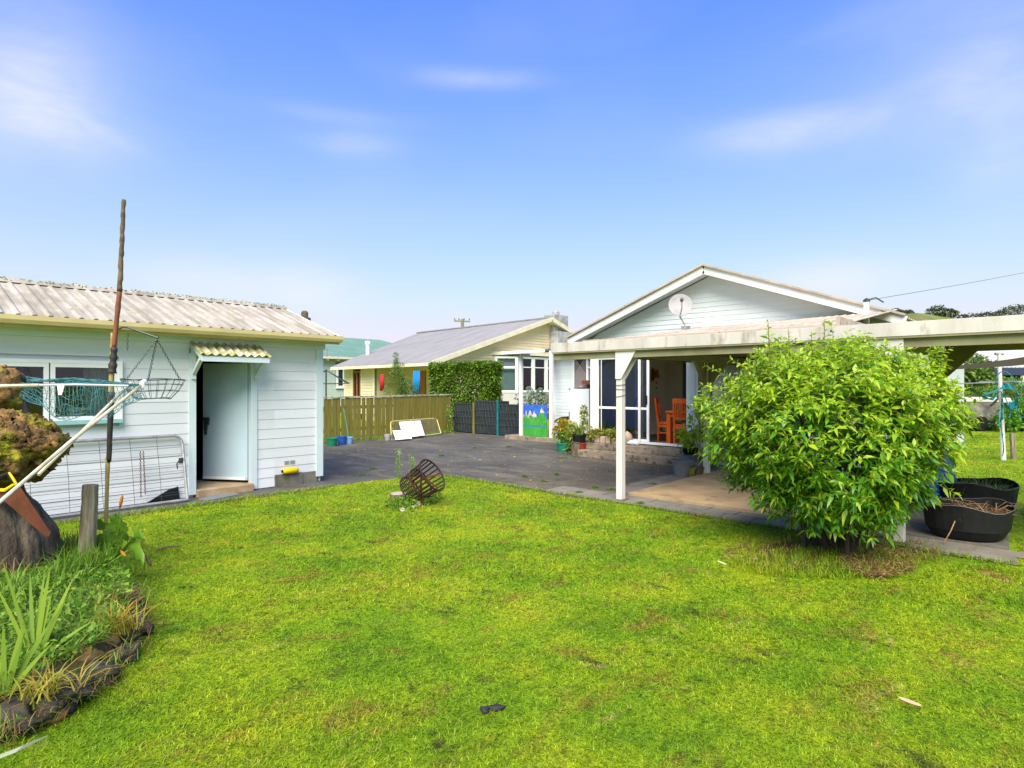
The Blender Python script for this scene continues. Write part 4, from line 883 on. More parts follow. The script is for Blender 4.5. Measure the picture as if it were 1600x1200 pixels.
# roses behind
for i, (px, py, lb) in enumerate(((834, 609, 'tall white rose bush behind the painted panel, left of centre'), (851, 612, 'white rose bush behind the right end of the painted panel'), (816, 619, 'small white rose bush by the first white porch post'))):
    c = Q(px, py+4, 19.6); t = thing('rose_bush', lb, 'plant', (c.x, c.y, 0), 'white roses behind the painted panel')
    cl = [((c.x+random.uniform(-.2, .2), c.y+random.uniform(-.2, .2), c.z-.15-.2*k), (.22, .22, .2)) for k in range(4)]
    clump_foliage('foliage', cl, 90, .09, m_weed, t)
    mb = MB()
    for k in range(4): mb.tube([(c.x, c.y, 0), (c.x+random.uniform(-.15, .15), c.y+random.uniform(-.15, .15), c.z-.1)], .01, 5)
    mb.build('stem', m_weed, t)
    clump_foliage('flower', [((c.x-.22, c.y, c.z+.08), .10), ((c.x-.15, c.y-.20, c.z-.08), .06)], 70, .07, m_flower, t, ratio=.9)
# hedge, shrub, vine
hg = thing('clipped_hedge', 'square clipped dense green hedge in front of the cream house', 'hedge', (15.4, 16.4, 0))
box_foliage('foliage', 14.92, 15.5, 15.0, 18.25, .6, 2.42, 27000, .11, m_hedge, hg)
Pt = np.stack([rng.uniform(14.9, 15.5, 700), rng.uniform(15.0, 17.4, 700), np.full(700, 2.42)], 1); fast('new_growth', leaves(Pt, rdir(700, 2), .14*rng.uniform(.5, 1.4, 700), .035), LT, 0, m_conif, hg)
mb = MB()
for y in (15, 16, 17, 17.8): mb.tube([(15.2, y+.2, 0), (15.2, y+.3, 1), (15.25, y+.2, 2.2)], [.07, .05, .02], 7)
mb.build('trunk', m_stick, hg)
sh = thing('feathery_shrub', 'light green pointed shrub behind the fence, left of the square hedge', 'shrub', tuple(Q(627, 602, 21))[:2]+(0,))
c0 = Q(627, 602, 21); cl = []
for k in range(34):
    px = 627+random.gauss(0, 12); hgt = max(0, 1-abs(px-621)/32)
    py = 628-random.uniform(0, .9)*75*hgt; cl.append((tuple(Q(px, py, 21+random.uniform(-.5, .5))), (.12, .12, .26)))
for k in range(6): cl.append((tuple(Q(619, 560+k*7, 21)), (.07, .07, .2)))
clump_foliage('foliage', cl, 80, .10, m_conif, sh, ratio=.2, up=.8)
mb = MB(); mb.tube([(c0.x, c0.y, 0), (c0.x, c0.y, 2.0)], [.05, .015], 6); mb.build('trunk', m_stick, sh)
vn = thing('climbing_vine', 'leafy vine growing up the fence end beside the black crates', 'vine', (14.05, 16.0, 0))
clump_foliage('foliage', [(tuple(Q(703+random.uniform(-3, 3), 640+k*7, 20.7)), (.1, .1, .14)) for k in range(7)], 40, .09, m_weed, vn)
mb = MB(); a_ = Q(703, 678, 20.7); mb.tube([a_, Q(702, 655, 20.7), Q(704, 634, 20.7)], .012, 5); mb.build('stem', m_stick, vn)
# tufts along the fence foot: ground cover
n = 2600; sP = rng.uniform(0, FL, n); P = np.array([tuple(F0+fu*s_+fn*(.05+abs(random.gauss(0, .10)))) for s_ in sP]); P[:, 2] = 0
tag(fast('fence_weeds', blades(P, rng.normal(0, 1, (n, 3)), rng.uniform(.05, .16, n), .008), BT, 0, m_weed), kind='stuff')

# ================================================================ SHED FRONT
gt = thing('farm_gate', 'galvanised pipe gate with wire mesh leaning against the shed wall', 'gate', (3.05, SY-.25, 0))
gx0, gx1, gy0, gy1, gz0, gz1 = .35, 3.06, SY-.30, SY-.06, .04, .93
def gp(u, v): return Vector((gx0+(gx1-gx0)*u, gy0+(gy1-gy0)*v, gz0+(gz1-gz0)*v))
mb = MB(); mb.tube([gp(1, 0), gp(1, .5), gp(1, .86), gp(.995, .93), gp(.985, .975), gp(.965, 1), gp(.5, 1), gp(.035, 1), gp(.015, .975), gp(.005, .93), gp(0, .86), gp(0, 0)], .021, 8); mb.tube([gp(0, 0), gp(1, 0)], .021, 8); mb.build('frame', m_galv, gt)
mb = MB()
for v in (.10, .20, .31, .42, .55, .68, .82):
    mb.tube([gp(0, v), gp(.25, v-.006), gp(.5, v-.003), gp(.75, v-.008), gp(1, v)], .0028, 4); mb.tube([gp(0, v+.035), gp(.5, v+.03), gp(1, v+.035)], .0022, 4)
for u in (.12, .24, .36, .50, .63, .76, .88): mb.tube([gp(u, 0), gp(u+.002, .5), gp(u, 1)], .0028, 4)
mb.build('mesh', m_wire, gt)
def chain(p, q, link=.028, r=.003, sag=0, mat=None, parent=None, name='chain'):
    p, q = Vector(p), Vector(q); L = (q-p).length; n = max(2, int(L/(link*.8))); mb = MB(); d = (q-p).normalized()
    a = d.cross(Vector((0, 1, .1))).normalized(); b = d.cross(a)
    for i in range(n):
        c = p.lerp(q, (i+.5)/n)-Vector((0, 0, sag*math.sin(math.pi*(i+.5)/n))); w_ = a if i % 2 else b
        mb.tube([c+d*link*.5*math.cos(t)+w_*link*.28*math.sin(t) for t in [k*math.pi/3 for k in range(6)]], r, 4, closed=True)
    return mb.build(name, mat or m_wire, parent)
cg = thing('hanging_chain', 'rusty chain hanging down over the mesh of the pipe gate', 'chain', tuple(gp(.72, .85)))
a0 = gp(.80, .80); 
for dx in (0, .035): chain(a0+Vector((dx, -.03, 0)), a0+Vector((dx*1.5, -.06, -.62+dx)), .034, .0035, mat=m_rust, parent=cg)
lt = MB(); c = gp(1, .62); lt.box(c.x-.07, c.x-.02, c.y-.03, c.y-.01, c.z-.05, c.z+.03); lt.tube([c+Vector((-.05, -.02, .02)), c+Vector((-.10, -.03, -.05)), c+Vector((-.09, -.03, -.12))], .009, 5); lt.tube([c+Vector((-.02, -.03, .03)), c+Vector((-.06, -.03, -.02))], .008, 5); lt.build('latch', m_wire, gt)
o = MB(); o.prism([(2.62, SY-.05, .02), (3.04, SY-.05, .02), (3.02, SY-.05, .20), (2.9, SY-.05, .17), (2.75, SY-.05, .09)], (0, .02, 0)); tag(o.build('black_plastic_scrap', m_black), 'torn black plastic scrap behind the lower right gate corner', 'plastic scrap')
mt = MB(); mt.prism([tuple(G(310, 781)), tuple(G(325, 784)), tuple(G(374, 774.5)), tuple(G(364, 770.5)), ], (0, 0, .022)); tag(mt.build('door_mat', M('slate_mat', (.17, .19, .20), None, 6)), 'flat grey slab lying on the concrete below the shed door step', 'slab')
fl = thing('yellow_float', 'yellow plastic float lying on the concrete block at shed foot', 'float', (4.72, SY-.04, .21))
c = Vector((4.70, SY-.06, .255)); mb = MB(); ax = Matrix.Rotation(rad(90), 3, 'Y')
mb.lathe(c-Vector((.12, 0, 0)), [(.012, -.01), (.035, 0), (.047, .03), (.05, .10), (.05, .2), (.035, .25), (.01, .26)], 16, ax); mb.build('body', m_yel, fl, smooth=True)
mb = MB(); mb.lathe(c-Vector((.135, 0, 0)), [(.022, -.012), (.022, .02)], 12, ax); mb.build('plug', m_black, fl)

# ================================================================ LEFT GARDEN
bed = [G(*p) for p in [(216, 962), (208, 938), (190, 915), (150, 893), (90, 880), (0, 873), (-250, 890), (-500, 1150), (-120, 1220), (0, 1160), (60, 1122), (125, 1090), (180, 1050), (208, 1005)]]
mb = MB(); ctr = sum(bed, Vector())/len(bed); n = len(bed)
rings = [(0.97, .0), (.93, .13), (.75, .16), (.4, .19)]; mb.v = []
for f_, z in rings: mb.v += [tuple((ctr+(b_-ctr)*f_).to_2d())+(z+random.uniform(-.01, .01),) for b_ in bed]
mb.v.append((ctr.x, ctr.y, .19)); 
for r_ in range(3): mb.f += [[r_*n+i, r_*n+(i+1) % n, (r_+1)*n+(i+1) % n, (r_+1)*n+i] for i in range(n)]
mb.f += [[3*n+i, 3*n+(i+1) % n, 4*n] for i in range(n)]; mb.mi = [0]*len(mb.f)
tag(mb.build('garden_soil', m_soil, smooth=True), kind='structure')
def pushy(o, amp, sc_, seed):
    me = o.data
    from mathutils import noise as mn
    for v in me.vertices:
        p = v.co*sc_+Vector((seed, 0, 0)); h = mn.fractal(p, .8, 2.2, 5); v.co += v.normal*h*amp
stones = [(200, 936, .06, 0, 0, 'small dark edging stone at the far tip of the garden bed'), (206, 962, .085, 0, 0, 'dark rounded edging stone, second from the far tip of the bed'), (203, 992, .095, 0, 0, 'large dark edging stone below the dry grass tuft'),
          (182, 1014, .10, 0, 0, 'long dark grey edging stone under arching dry grass blades'), (193, 1036, .07, 0, 0, 'low brown edging stone sunk beside the lawn at the bend'), (158, 1036, .085, 1, 1, 'moss covered upright edging stone at the bend of the bed'),
          (118, 1062, .095, 1, 1, 'ochre yellow edging stone lying flat under the weeds'), (150, 1072, .085, 0, 0, 'brown edging stone below the mossy upright one'), (104, 1104, .095, 0, 0, 'black edging stone with wet slanted face beside the lawn'),
          (125, 1083, .07, 0, 0, 'narrow dark edging stone between the ochre and the black one'), (58, 1092, .10, 0, 0, 'rounded grey brown edging stone under long grass blades'), (76, 1128, .065, 1, 0, 'small mossy edging stone at the lawn edge near the lower left'),
          (4, 1108, .09, 0, 0, 'smooth blue black edging stone at the left picture edge'), (35, 1137, .105, 0, 0, 'big black rough edging stone with a pale spot, lower left'), (-15, 1158, .09, 0, 0, 'dark edging stone cut by the left picture edge at the bottom')]
for k, (px, py, r, m, z, lb) in enumerate(stones):
    c = G(px, py); c.z = r*.62+(.05 if z else 0); mb = MB(); mb.blob(c, (r*1.3, r*.95, r*.8), 26, 36, .16, k, rad(30+k*47)); o = mb.build('edging_stone', m_stone2 if m else m_stone, smooth=True); tag(o, lb, 'stone', 'stones edging the garden bed'); pushy(o, r*.28, 7/r*.09+4, k*3)
eb = [G(*p) for p in [(205, 930), (216, 962), (214, 1000), (190, 1045), (150, 1085), (100, 1118), (40, 1150), (-20, 1180)]]
m_ = 1100; ii = rng.integers(0, len(eb)-1, m_); tt = rng.uniform(0, 1, m_); Pq = np.array([tuple(eb[i].lerp(eb[i+1], t)) for i, t in zip(ii, tt)])+rng.normal(0, .045, (m_, 3))*np.array([1, 1, 0]); Pq[:, 2] = rng.uniform(.0, .10, m_)
tag(fast('edge_litter', blades(Pq, rng.normal(0, 1, (m_, 3)), rng.uniform(.03, .13, m_), .004, rng.uniform(.4, 1.4, m_)), BT, 0, [m_straw, m_weed], None, (rng.uniform(0, 1, m_) < .5).astype(int)), kind='stuff')
# stump with mossy burl
st = thing('tree_stump', 'gnarled mossy tree stump with a bulging orange brown burl at the left edge', 'tree stump', tuple(Q(-25, 915, 4.75))[:2]+(.12,))
cS = Q(-20, 760, 4.75); 
def rz(py): return H-(py-HZ)*4.75/FP
mb = MB(); K = 4.75/FP
mb.lathe((cS.x, cS.y, 0), [(92*K*q, z) for q, z in ((.98, .05), (1.0, rz(880)), (.94, rz(840)), (.72, rz(800)), (.50, rz(775)), (.43, rz(755)), (.5, rz(735)), (.55, rz(650)), (.50, rz(610)), (.5, rz(588)), (.34, rz(580)), (.01, rz(578)))], 40)
o = mb.build('trunk', m_stump2, st, smooth=True)
import bmesh
bm = bmesh.new(); bm.from_mesh(o.data); bmesh.ops.subdivide_edges(bm, edges=bm.edges[:], cuts=3, use_grid_fill=True); bm.to_mesh(o.data); bm.free()
for f_ in o.data.polygons: f_.use_smooth = True
for v in o.data.vertices:
    from mathutils import noise as mn
    a_ = math.atan2(v.co.y, v.co.x); v.co += v.normal*(.035*mn.fractal(Vector((math.cos(a_)*3, math.sin(a_)*3, v.co.z*1.4)), .8, 2.2, 5)+.012*mn.noise(Vector((a_*9, v.co.z*3, 0))))
mb = MB(); cb_ = Q(-5, 697, 4.62); mb.blob(cb_, (84*K, 84*K, 55*K), 110, 150, .10, 5)
o = mb.build('burl', m_stump, st, smooth=True); pushy(o, .075, 5.5, 3); pushy(o, .022, 19, 8)
mb = MB(); cb2 = Q(-8, 615, 4.7); mb.blob(cb2, (36*K, 36*K, 40*K), 40, 50, .08, 8); o = mb.build('branch_stub', m_stump, st, smooth=True); pushy(o, .05, 8, 9)
n = 2600; th = rng.uniform(0, 6.28, n); ph = rng.uniform(-.2, 1, n)
Pm = np.array(cb_)+np.stack([np.cos(th)*np.cos(ph)*84*K*.98, np.sin(th)*np.cos(ph)*84*K*.98, np.sin(ph)*55*K], 1)
keep = (np.sin(Pm[:, 0]*23)+np.sin(Pm[:, 1]*19)+np.sin(Pm[:, 2]*21)) > .5; Pm = Pm[keep]
fast('moss', leaves(Pm, rdir(len(Pm), .3), .028, .012), LT, 0, leafmat('moss_tuft', [(.20, .17, .012), (.11, .12, .012), (.30, .26, .03)], .1, .9), st)
# fine dead roots and grass at its foot
n = 900; a_ = rng.uniform(0, 6.28, n); rr_ = rng.uniform(.40, .58, n); P = np.stack([cS.x+np.cos(a_)*rr_, cS.y+np.sin(a_)*rr_, np.full(n, .14)], 1)
fast('dry_grass', blades(P, np.stack([-np.cos(a_), -np.sin(a_), 0*a_], 1)+rng.normal(0, .6, (n, 3)), rng.uniform(.15, .42, n), .005), BT, 0, m_straw, st)
# saw
sw = thing('hand_saw', 'rusty hand saw with black and yellow handle stuck in the stump', 'saw', tuple(Q(20, 770, 4.1)))
ds = 4.15
q_ = [Q(*p, ds) for p in ((-12, 768), (30, 759), (79, 832), (77, 838), (70, 838), (6, 782))]
mb = MB(); mb.prism(q_, (CA*.004, SA*.004, 0)); mb.build('blade', m_saw, sw)
mb = MB(); mb.tube([Q(-15, 766, ds-.01), Q(8, 766, ds-.01), Q(22, 757, ds-.01)], [.014, .013, .010], 8); mb.tube([Q(14, 738, ds), Q(20, 747, ds), Q(26, 757, ds)], [.007, .009, .008], 8); mb.build('handle_grip', m_yel, sw)
mb = MB(); mb.tube([Q(-20, 752, ds+.02), Q(0, 746, ds+.02), Q(14, 740, ds+.02), Q(20, 752, ds+.02)], [.02, .022, .02, .014], 8); mb.build('handle', m_black, sw)
# landing net
ln = thing('landing_net', 'fishing net with weathered white poles and green mesh bag by the stump', 'fishing net', tuple(Q(110, 700, 4.4)))
tipA = Q(222, 601, 4.75)
mb = MB(); mb.tube([Q(-30, 808, 3.55), Q(0, 784, 3.65), Q(110, 690, 4.2), tipA], .0125, 8); mb.tube([Q(60, 742, 3.98), Q(205, 598, 4.85)], .0115, 8); mb.tube([Q(-30, 604, 3.95), Q(60, 602, 4.1)], .012, 8); mb.build('pole', m_tube, ln)
mb = MB(); mb.tube([Q(60, 602, 4.1), Q(120, 601, 4.3), Q(200, 603, 4.6)], .008, 8); mb.tube([tipA+Vector((0, 0, -.02)), tipA+Vector((0, 0, .01)), Q(226, 596, 4.8)], .02, 8); mb.prism([Q(89, 600, 4.15), Q(101, 600, 4.15), Q(96, 617, 4.15), Q(91, 617, 4.15)], (.005, .005, 0)); mb.build('fitting', m_white, ln)
mb = MB(); rim = []
nU = 34
def rimf(u): return Q(34+190*u, 591+10*u+2*math.sin(u*9), 4.9-.35*math.sin(u*math.pi))
def rimn(u): return Q(34+186*u, 597+6*u+3*math.sin(u*5+1), 4.2+.5*u)
for k in range(9):
    ph = k*1.3; mb.tube([rimf(u/16)+Vector((0, 0, .010*math.sin(u*1.1+ph)+.007*math.cos(k)))+Vector((.012*math.sin(ph+u*.7), .012*math.cos(ph), 0)) for u in range(17)], .0030, 4)
for k in range(3): mb.tube([rimn(u/16)+Vector((0, 0, .008*math.sin(u*1.3+k*2))) for u in range(17)], .0025, 4)
def bag(u, v):            # v 0..1 from near rim over the bottom to the far rim
    sag = .27*math.sin(math.pi*v)*(1-.62*abs(2*u-1)**2.2)*(1+.1*math.sin(u*17+v*4)); p = rimn(u).lerp(rimf(u), v); return p+Vector((.012*math.sin(u*23+v*9), .012*math.cos(u*19), -sag))
nU, nV = 30, 12
for i in range(nU+1): mb.tube([bag(min(1, max(0, i/nU+.012*math.sin(j*1.4+i))), j/nV) for j in range(nV+1)], .0017, 3)
for j in range(1, nV): mb.tube([bag(i/nU, j/nV+.03*math.sin(i*1.1+j)) for i in range(nU+1)], .0017, 3)
mb.build('net_bag', m_netc, ln)
# tall pole
tp = thing('tall_pole', 'tall thin leaning pole of bark stick, black tape and bamboo, holding a wire basket', 'pole', tuple(Q(164, 890, 5.35))[:2]+(.12,))
dp = 5.4
def pp(px, py): return Q(px, py, dp)
def jit(pts, a): return [p+Vector((random.uniform(-a, a), random.uniform(-a, a), 0)) for p in pts]
def seg(a, b, n): return [pp(a[0]+(b[0]-a[0])*i/n, a[1]+(b[1]-a[1])*i/n) for i in range(n+1)]
mb = MB(); pts = jit(seg((193.5, 312), (187, 455), 22), .0022); mb.tube(pts, [.0165+.0022*math.sin(i*2.1)+i*.0002 for i in range(23)], 10)
mb.build('bark_section', m_stick, tp, smooth=True)
mb = MB(); mb.tube(jit(seg((187, 453), (178, 545), 10), .001), [.019, .020, .0195, .023, .02, .019, .0195, .02, .02, .02, .02], 10); mb.build('stick_section', m_redst, tp, smooth=True)
mb = MB(); mb.tube(jit(seg((178.5, 543), (175, 583), 12), .0015), [.025+.005*math.sin(i*1.7)+.002*i*.4 for i in range(13)], 10); mb.tube(jit(seg((174, 612), (170, 722), 14), .001), [.027, .029, .027, .026, .024, .024, .023, .023, .022, .022, .021, .021, .021, .021, .019], 10); mb.build('tape_wrap', m_tape, tp, smooth=True)
mb = MB(); mb.tube(seg((175.5, 520), (174, 560), 5), .013, 8); mb.tube(seg((175, 560), (173, 640), 8), [.021, .021, .022, .0215, .021, .024, .021, .021, .02], 10); mb.tube(seg((168.5, 715), (163.5, 893), 10), [.019, .0185, .016, .0155, .016, .017, .0155, .015, .015, .015, .015], 10); mb.build('bamboo_section', m_bamboo, tp, smooth=True)
mb = MB(); br_ = [pp(186, 514), pp(192, 511), pp(200, 511.5), pp(210, 515), pp(247, 528)]; mb.tube(br_, [.008, .008, .009, .011, .010], 7); mb.build('bracket', m_wire, tp)
chain(pp(199.5, 519), pp(199, 547), .026, .003, parent=tp, name='short_chain')
# wire basket
wbk = thing('wire_basket', 'empty wire hanging basket on two chains under the pole bracket', 'hanging basket', tuple(Q(240, 610, 5.4)))
cB = Q(240, 593, 5.4); Rb = .255; hb = .17
mb = MB()
def rg(r, z, n=28): return [cB+Vector((r*math.cos(t), r*math.sin(t)*.9, z+.006*math.sin(3*t))) for t in [k*2*math.pi/n for k in range(n)]]
for r, z, t_ in ((Rb, 0, .004), (Rb*.93, -.045, .0025), (Rb*.80, -.10, .0025), (Rb*.55, -hb, .003)): mb.tube(rg(r, z), t_, 4, closed=True)
for k in range(22):
    t = k*2*math.pi/22; d_ = Vector((math.cos(t), .9*math.sin(t), 0)); mb.tube([cB+d_*Rb, cB+d_*Rb*.80+Vector((0, 0, -.10)), cB+d_*Rb*.55+Vector((0, 0, -hb))], .0022, 4)
for k in range(5): mb.tube([cB+Vector((Rb*.55*math.cos(k*.6), Rb*.5*math.sin(k*.6), -hb)), cB-Vector((Rb*.55*math.cos(k*.6), Rb*.5*math.sin(k*.6), hb))], .002, 4)
mb.build('cage', m_wire, wbk)
hook = pp(245, 530)
chain(hook, cB+Vector((SA, -CA, 0))*Rb*.93, .028, .003, parent=wbk); chain(hook, cB-Vector((SA, -CA, 0))*.14+Vector((CA, SA, 0))*.15, .028, .003, parent=wbk); chain(hook, cB-Vector((SA, -CA, 0))*.13-Vector((CA, SA, 0))*.18, .028, .003, parent=wbk)
# stake
sk = MB(); a, b_ = Q(134, 893, 5.0), Q(142, 757, 5.05); mb = sk; d_ = (b_-a)
n = 10; pts = [a+d_*i/n for i in range(n+1)]; rs = [.068, .067, .066, .065, .064, .064, .062, .062, .060, .061, .059]; mb.tube(jit(pts, .002), rs, 9)
o = mb.build('garden_stake', m_wood, bevel=.004); tag(o, 'weathered grey round timber stake standing in the garden bed', 'post')
o = MB(); o.tube([Q(146, 900, 4.9), Q(147, 861, 4.93)], .014, 8); tag(o.build('bamboo_stub', m_bamboo), 'short cut bamboo stub beside the grey timber stake', 'stake')
# lily plant with broad leaves
ll = thing('lily_plant', 'broad leaved lily with orange buds right of the grey stake', 'plant', tuple(Q(172, 890, 5.1))[:2]+(.12,))
def broad(c, d, L, Wd, droop, name='leaf'):
    c = np.array(c); n = 9; d = nz(np.array(d, float)); s_ = nz(np.cross(d, [CA+random.uniform(-.5, .5), SA+random.uniform(-.5, .5), random.uniform(-.3, .3)])); u_ = nz(np.cross(s_, d)); mb = MB(); vs = []
    for i in range(n+1):
        t = i/n; w_ = Wd*math.sin(math.pi*min(1, (t*.93+.07)**.75))*.5; p = c+d*L*t-np.array([0, 0, 1.])*droop*L*t*t
        wv = .012*math.sin(t*14); vs += [tuple(p-s_*w_+u_*(w_*.35+wv)), tuple(p), tuple(p+s_*w_+u_*(w_*.35-wv))]
    mb.add(vs, [(3*i+k, 3*i+k+1, 3*i+k+4, 3*i+k+3) for i in range(n) for k in (0, 1)]); return mb
Rv = np.array([SA, -CA, 0]); Fv = np.array([CA, SA, 0]); Zv = np.array([0, 0, 1.])
base = np.array(Q(172, 880, 5.1)); base[2] = .15
stm = MB()
for (px, py, dx, dz, L_, w_, dr, dd) in ((196, 835, .55, .75, .24, .15, .5, 5.05), (186, 832, -.3, 1, .24, .17, .3, 5.15), (208, 845, .9, .2, .23, .17, .9, 5.0), (165, 840, -.8, .5, .22, .15, .5, 5.2), (176, 858, .2, .9, .22, .15, .6, 4.95), (200, 868, .8, -.1, .20, .13, .4, 5.0), (160, 868, -.6, .6, .2, .13, .6, 5.0), (182, 815, .1, 1, .16, .09, .2, 5.2), (150, 850, -.9, .3, .18, .12, .6, 5.2), (190, 815, .35, .9, .22, .13, .4, 5.0), (215, 830, .7, .6, .2, .13, .6, 4.95), (158, 820, -.4, .9, .2, .12, .3, 5.25), (178, 838, -.1, 1, .22, .14, .4, 4.9)):
    c = np.array(Q(px-8*dx, py+8, dd)); stm.tube([tuple(base+rng.normal(0, .02, 3)*np.array([1, 1, 0])), tuple((base+c)/2+Rv*.02*dx), tuple(c)], [.010, .009, .006], 6)
    broad(c, Rv*dx+Zv*dz*.8-Fv*rng.uniform(.1, .6), L_, w_, dr).build('leaf', m_calla, ll, smooth=True)
for (px, py, dd, tip) in ((188, 790, 5.1, 1), (229, 868, 5.0, 0), (200, 918, 4.8, 0), (105, 856, 5.1, 1), (190, 862, 4.9, 1)):
    c = np.array(Q(px, py, dd)); mid = (base+c)/2+Zv*(.10 if py > 850 else .02); stm.tube([tuple(base), tuple(mid), tuple(c)], [.008, .006, .005], 6)
    b2 = MB(); dirn = (c-mid); dirn = nz(dirn+ (np.array([0, 0, -.3]) if not tip else 0)); b2.tube([tuple(c-dirn*.02), tuple(c+dirn*.03), tuple(c+dirn*.07), tuple(c+dirn*.10)], [.006, .014, .012, .003], 8); b2.build('bud', m_bud if tip else m_stick, ll, smooth=True)
stm.build('stem', m_calla, ll)
def clump(name, label, cat, pix, n, L, Wd, mat, spread=.1, bend=.5, z=.15, group=None, kind=None, d=None):
    c = G(pix[0], pix[1], z); t = thing(name, label, cat, tuple(c), group)
    P = np.array(c)+np.stack([rng.normal(0, spread, n), rng.normal(0, spread, n), 0*np.zeros(n)], 1)
    fast('blades', blades(P, rng.normal(0, 1, (n, 3)), rng.uniform(.6, 1.1, n)*L, Wd, np.clip(rng.normal(bend, .25, n), .05, 1)), BT, 0, mat, t); return t
# iris fans: explicit blades
def iris(name, label, c, fan):
    t = thing(name, label, 'plant', tuple(c)); mb = MB()
    for (dx, dz, L_, w_) in fan:
        d_ = Rv*dx+Zv*dz+Fv*random.uniform(-.15, .15); d_ = nz(d_); c0 = np.array(c)+Rv*dx*.05; n = 8; vs = []
        for i in range(n+1):
            tt = i/n; p = c0+d_*L_*tt+Rv*dx*.10*L_*tt*tt-Zv*abs(dx)*.18*L_*tt*tt; w2 = w_*.5*(1-tt**2.6)*(1 if tt > .1 else .8); vs += [tuple(p-Rv*w2), tuple(p+Fv*.004*math.sin(tt*3)-Fv*.004), tuple(p+Rv*w2)]
        mb.add(vs, [(3*i+k, 3*i+k+1, 3*i+k+4, 3*i+k+3) for i in range(n) for k in (0, 1)])
    o = mb.build('sword_leaves', m_iris, t); return t
iris('iris_plant', 'tall sword leaved iris in front of the garden stake', G(52, 1030, .15), [(-.32, .95, .50, .030), (-.18, 1, .60, .030), (.03, 1, .50, .026), (.15, 1, .55, .03), (.30, .95, .50, .032), (.42, .9, .46, .03), (-.05, 1, .5, .028), (.6, .55, .36, .032), (.2, 1, .40, .026)])
iris('iris_plant', 'dark leaning iris clump at the left picture edge above the stones', G(5, 1085, .15), [(.25, .9, .42, .034), (.40, .85, .44, .034), (.1, 1, .40, .03), (.55, .8, .36, .03), (-.1, 1, .4, .03), (.32, .95, .36, .03)])
# cover of weeds and grass on the bed
def inbed(P):
    x, y = P[:, 0], P[:, 1]; ok = np.zeros(len(P), bool); m = len(bed); B = [(ctr.x+(b_.x-ctr.x)*.93, ctr.y+(b_.y-ctr.y)*.93) for b_ in bed]; j = m-1
    for i in range(m):
        (xi, yi), (xj, yj) = B[i], B[j]; c_ = ((yi > y) != (yj > y)) & (x < (xj-xi)*(y-yi)/(yj-yi+1e-12)+xi); ok ^= c_; j = i
    return ok
xs_ = [b_.x for b_ in bed]; ys_ = [b_.y for b_ in bed]
P = np.stack([rng.uniform(min(xs_), max(xs_), 60000), rng.uniform(min(ys_), max(ys_), 60000), np.full(60000, .15)], 1); P = P[inbed(P)]
P = P[(np.hypot(P[:, 0]-cS.x, P[:, 1]-cS.y) > .42)]
P[:, 2] += .03
n = min(len(P), 7500); A_ = P[:n]; B_ = P[n:n+9500]
tag(fast('bed_grass', blades(A_, rng.normal(0, 1, (n, 3)), rng.uniform(.05, .17, n), rng.uniform(.003, .007, n), np.clip(rng.normal(.9, .3, n), .1, 1.3)), BT, 0, m_weed), kind='stuff')
B_[:, 2] += rng.uniform(0, .09, len(B_)); D_ = rdir(len(B_), .35)
tag(fast('bed_weeds', leaves(B_, D_, .034*rng.uniform(.5, 2.2, len(B_)), .018*rng.uniform(.6, 1.8, len(B_)), .2, .2), LT, 0, m_weed), kind='stuff')
def weed(label, px, py, d, h, L_, nl, r=.12, group='leafy weeds in the garden bed'):
    c = Q(px, py, d); t = thing('leafy_weed', label, 'weed', (c.x, c.y, .15), group); mb = MB(); Ps = []; Ds = []
    for k in range(max(3, nl//9)):
        e = c+Vector((random.uniform(-r, r), random.uniform(-r, r), random.uniform(-h*.25, .04))); mb.tube([(c.x+random.uniform(-.03, .03), c.y, .14), tuple((Vector((c.x, c.y, .2))+e)/2), tuple(e)], .004, 5)
        for j in range(9):
            f_ = .55+.45*j/8; a_ = j*2.4; Ps.append(tuple(Vector((c.x, c.y, .14)).lerp(e, f_))); Ds.append((math.cos(a_), math.sin(a_), .25+.4*(j > 6)))
    mb.build('stem', m_weed, t); n = len(Ps); fast('foliage', leaves(np.array(Ps), np.array(Ds, float), L_*rng.uniform(.6, 1.15, n), L_*.62*rng.uniform(.7, 1.1, n), .35, .3, .35), LT, 0, m_weed, t)
weed('tallest pale leafy weed beneath the grey stake foot', 150, 895, 4.75, .3, .095, 45, .10)
weed('leafy weed spreading left of the stake foot', 112, 915, 4.6, .25, .10, 45, .12)
weed('broad leafy weed in the middle of the bed, right of the iris', 135, 985, 4.1, .2, .11, 54, .14)
weed('broad leafy weed near the left edge, behind the leaning iris', 40, 1000, 3.9, .2, .10, 54, .14)
weed('leafy weed close under the dry grass tuft', 160, 975, 4.2, .18, .09, 45, .10)
weed('leafy weed between the stake and the dry tuft', 125, 945, 4.35, .2, .09, 40, .10)
weed('leafy weed low beside the iris blades', 98, 960, 4.2, .2, .08, 36, .10)
weed('leafy weed at the left picture edge under the stump', 18, 960, 4.2, .2, .09, 45, .14)
weed('leafy weed over the mossy edging stones', 105, 1015, 3.7, .12, .06, 45, .12)
weed('leafy weed above the ochre stone near the bend', 60, 1060, 3.4, .1, .055, 45, .12)
weed('leafy weed hanging at the lower left bed corner', 10, 1060, 3.3, .1, .06, 40, .12)
t = clump('dry_tuft', 'brown dry grass tuft at the far tip of the garden bed', 'grass tuft', (182, 948), 260, .17, .004, m_straw, .05, .7)
t = clump('long_grass_tuft', 'green grass tuft growing around the base of the lily', 'grass tuft', (120, 870), 500, .30, .006, m_weed, .14, .5)
t = clump('long_grass_tuft', 'pale long grass blades standing around the foot of the grey stake', 'grass tuft', (128, 905), 260, .34, .007, m_weed, .10, .5)
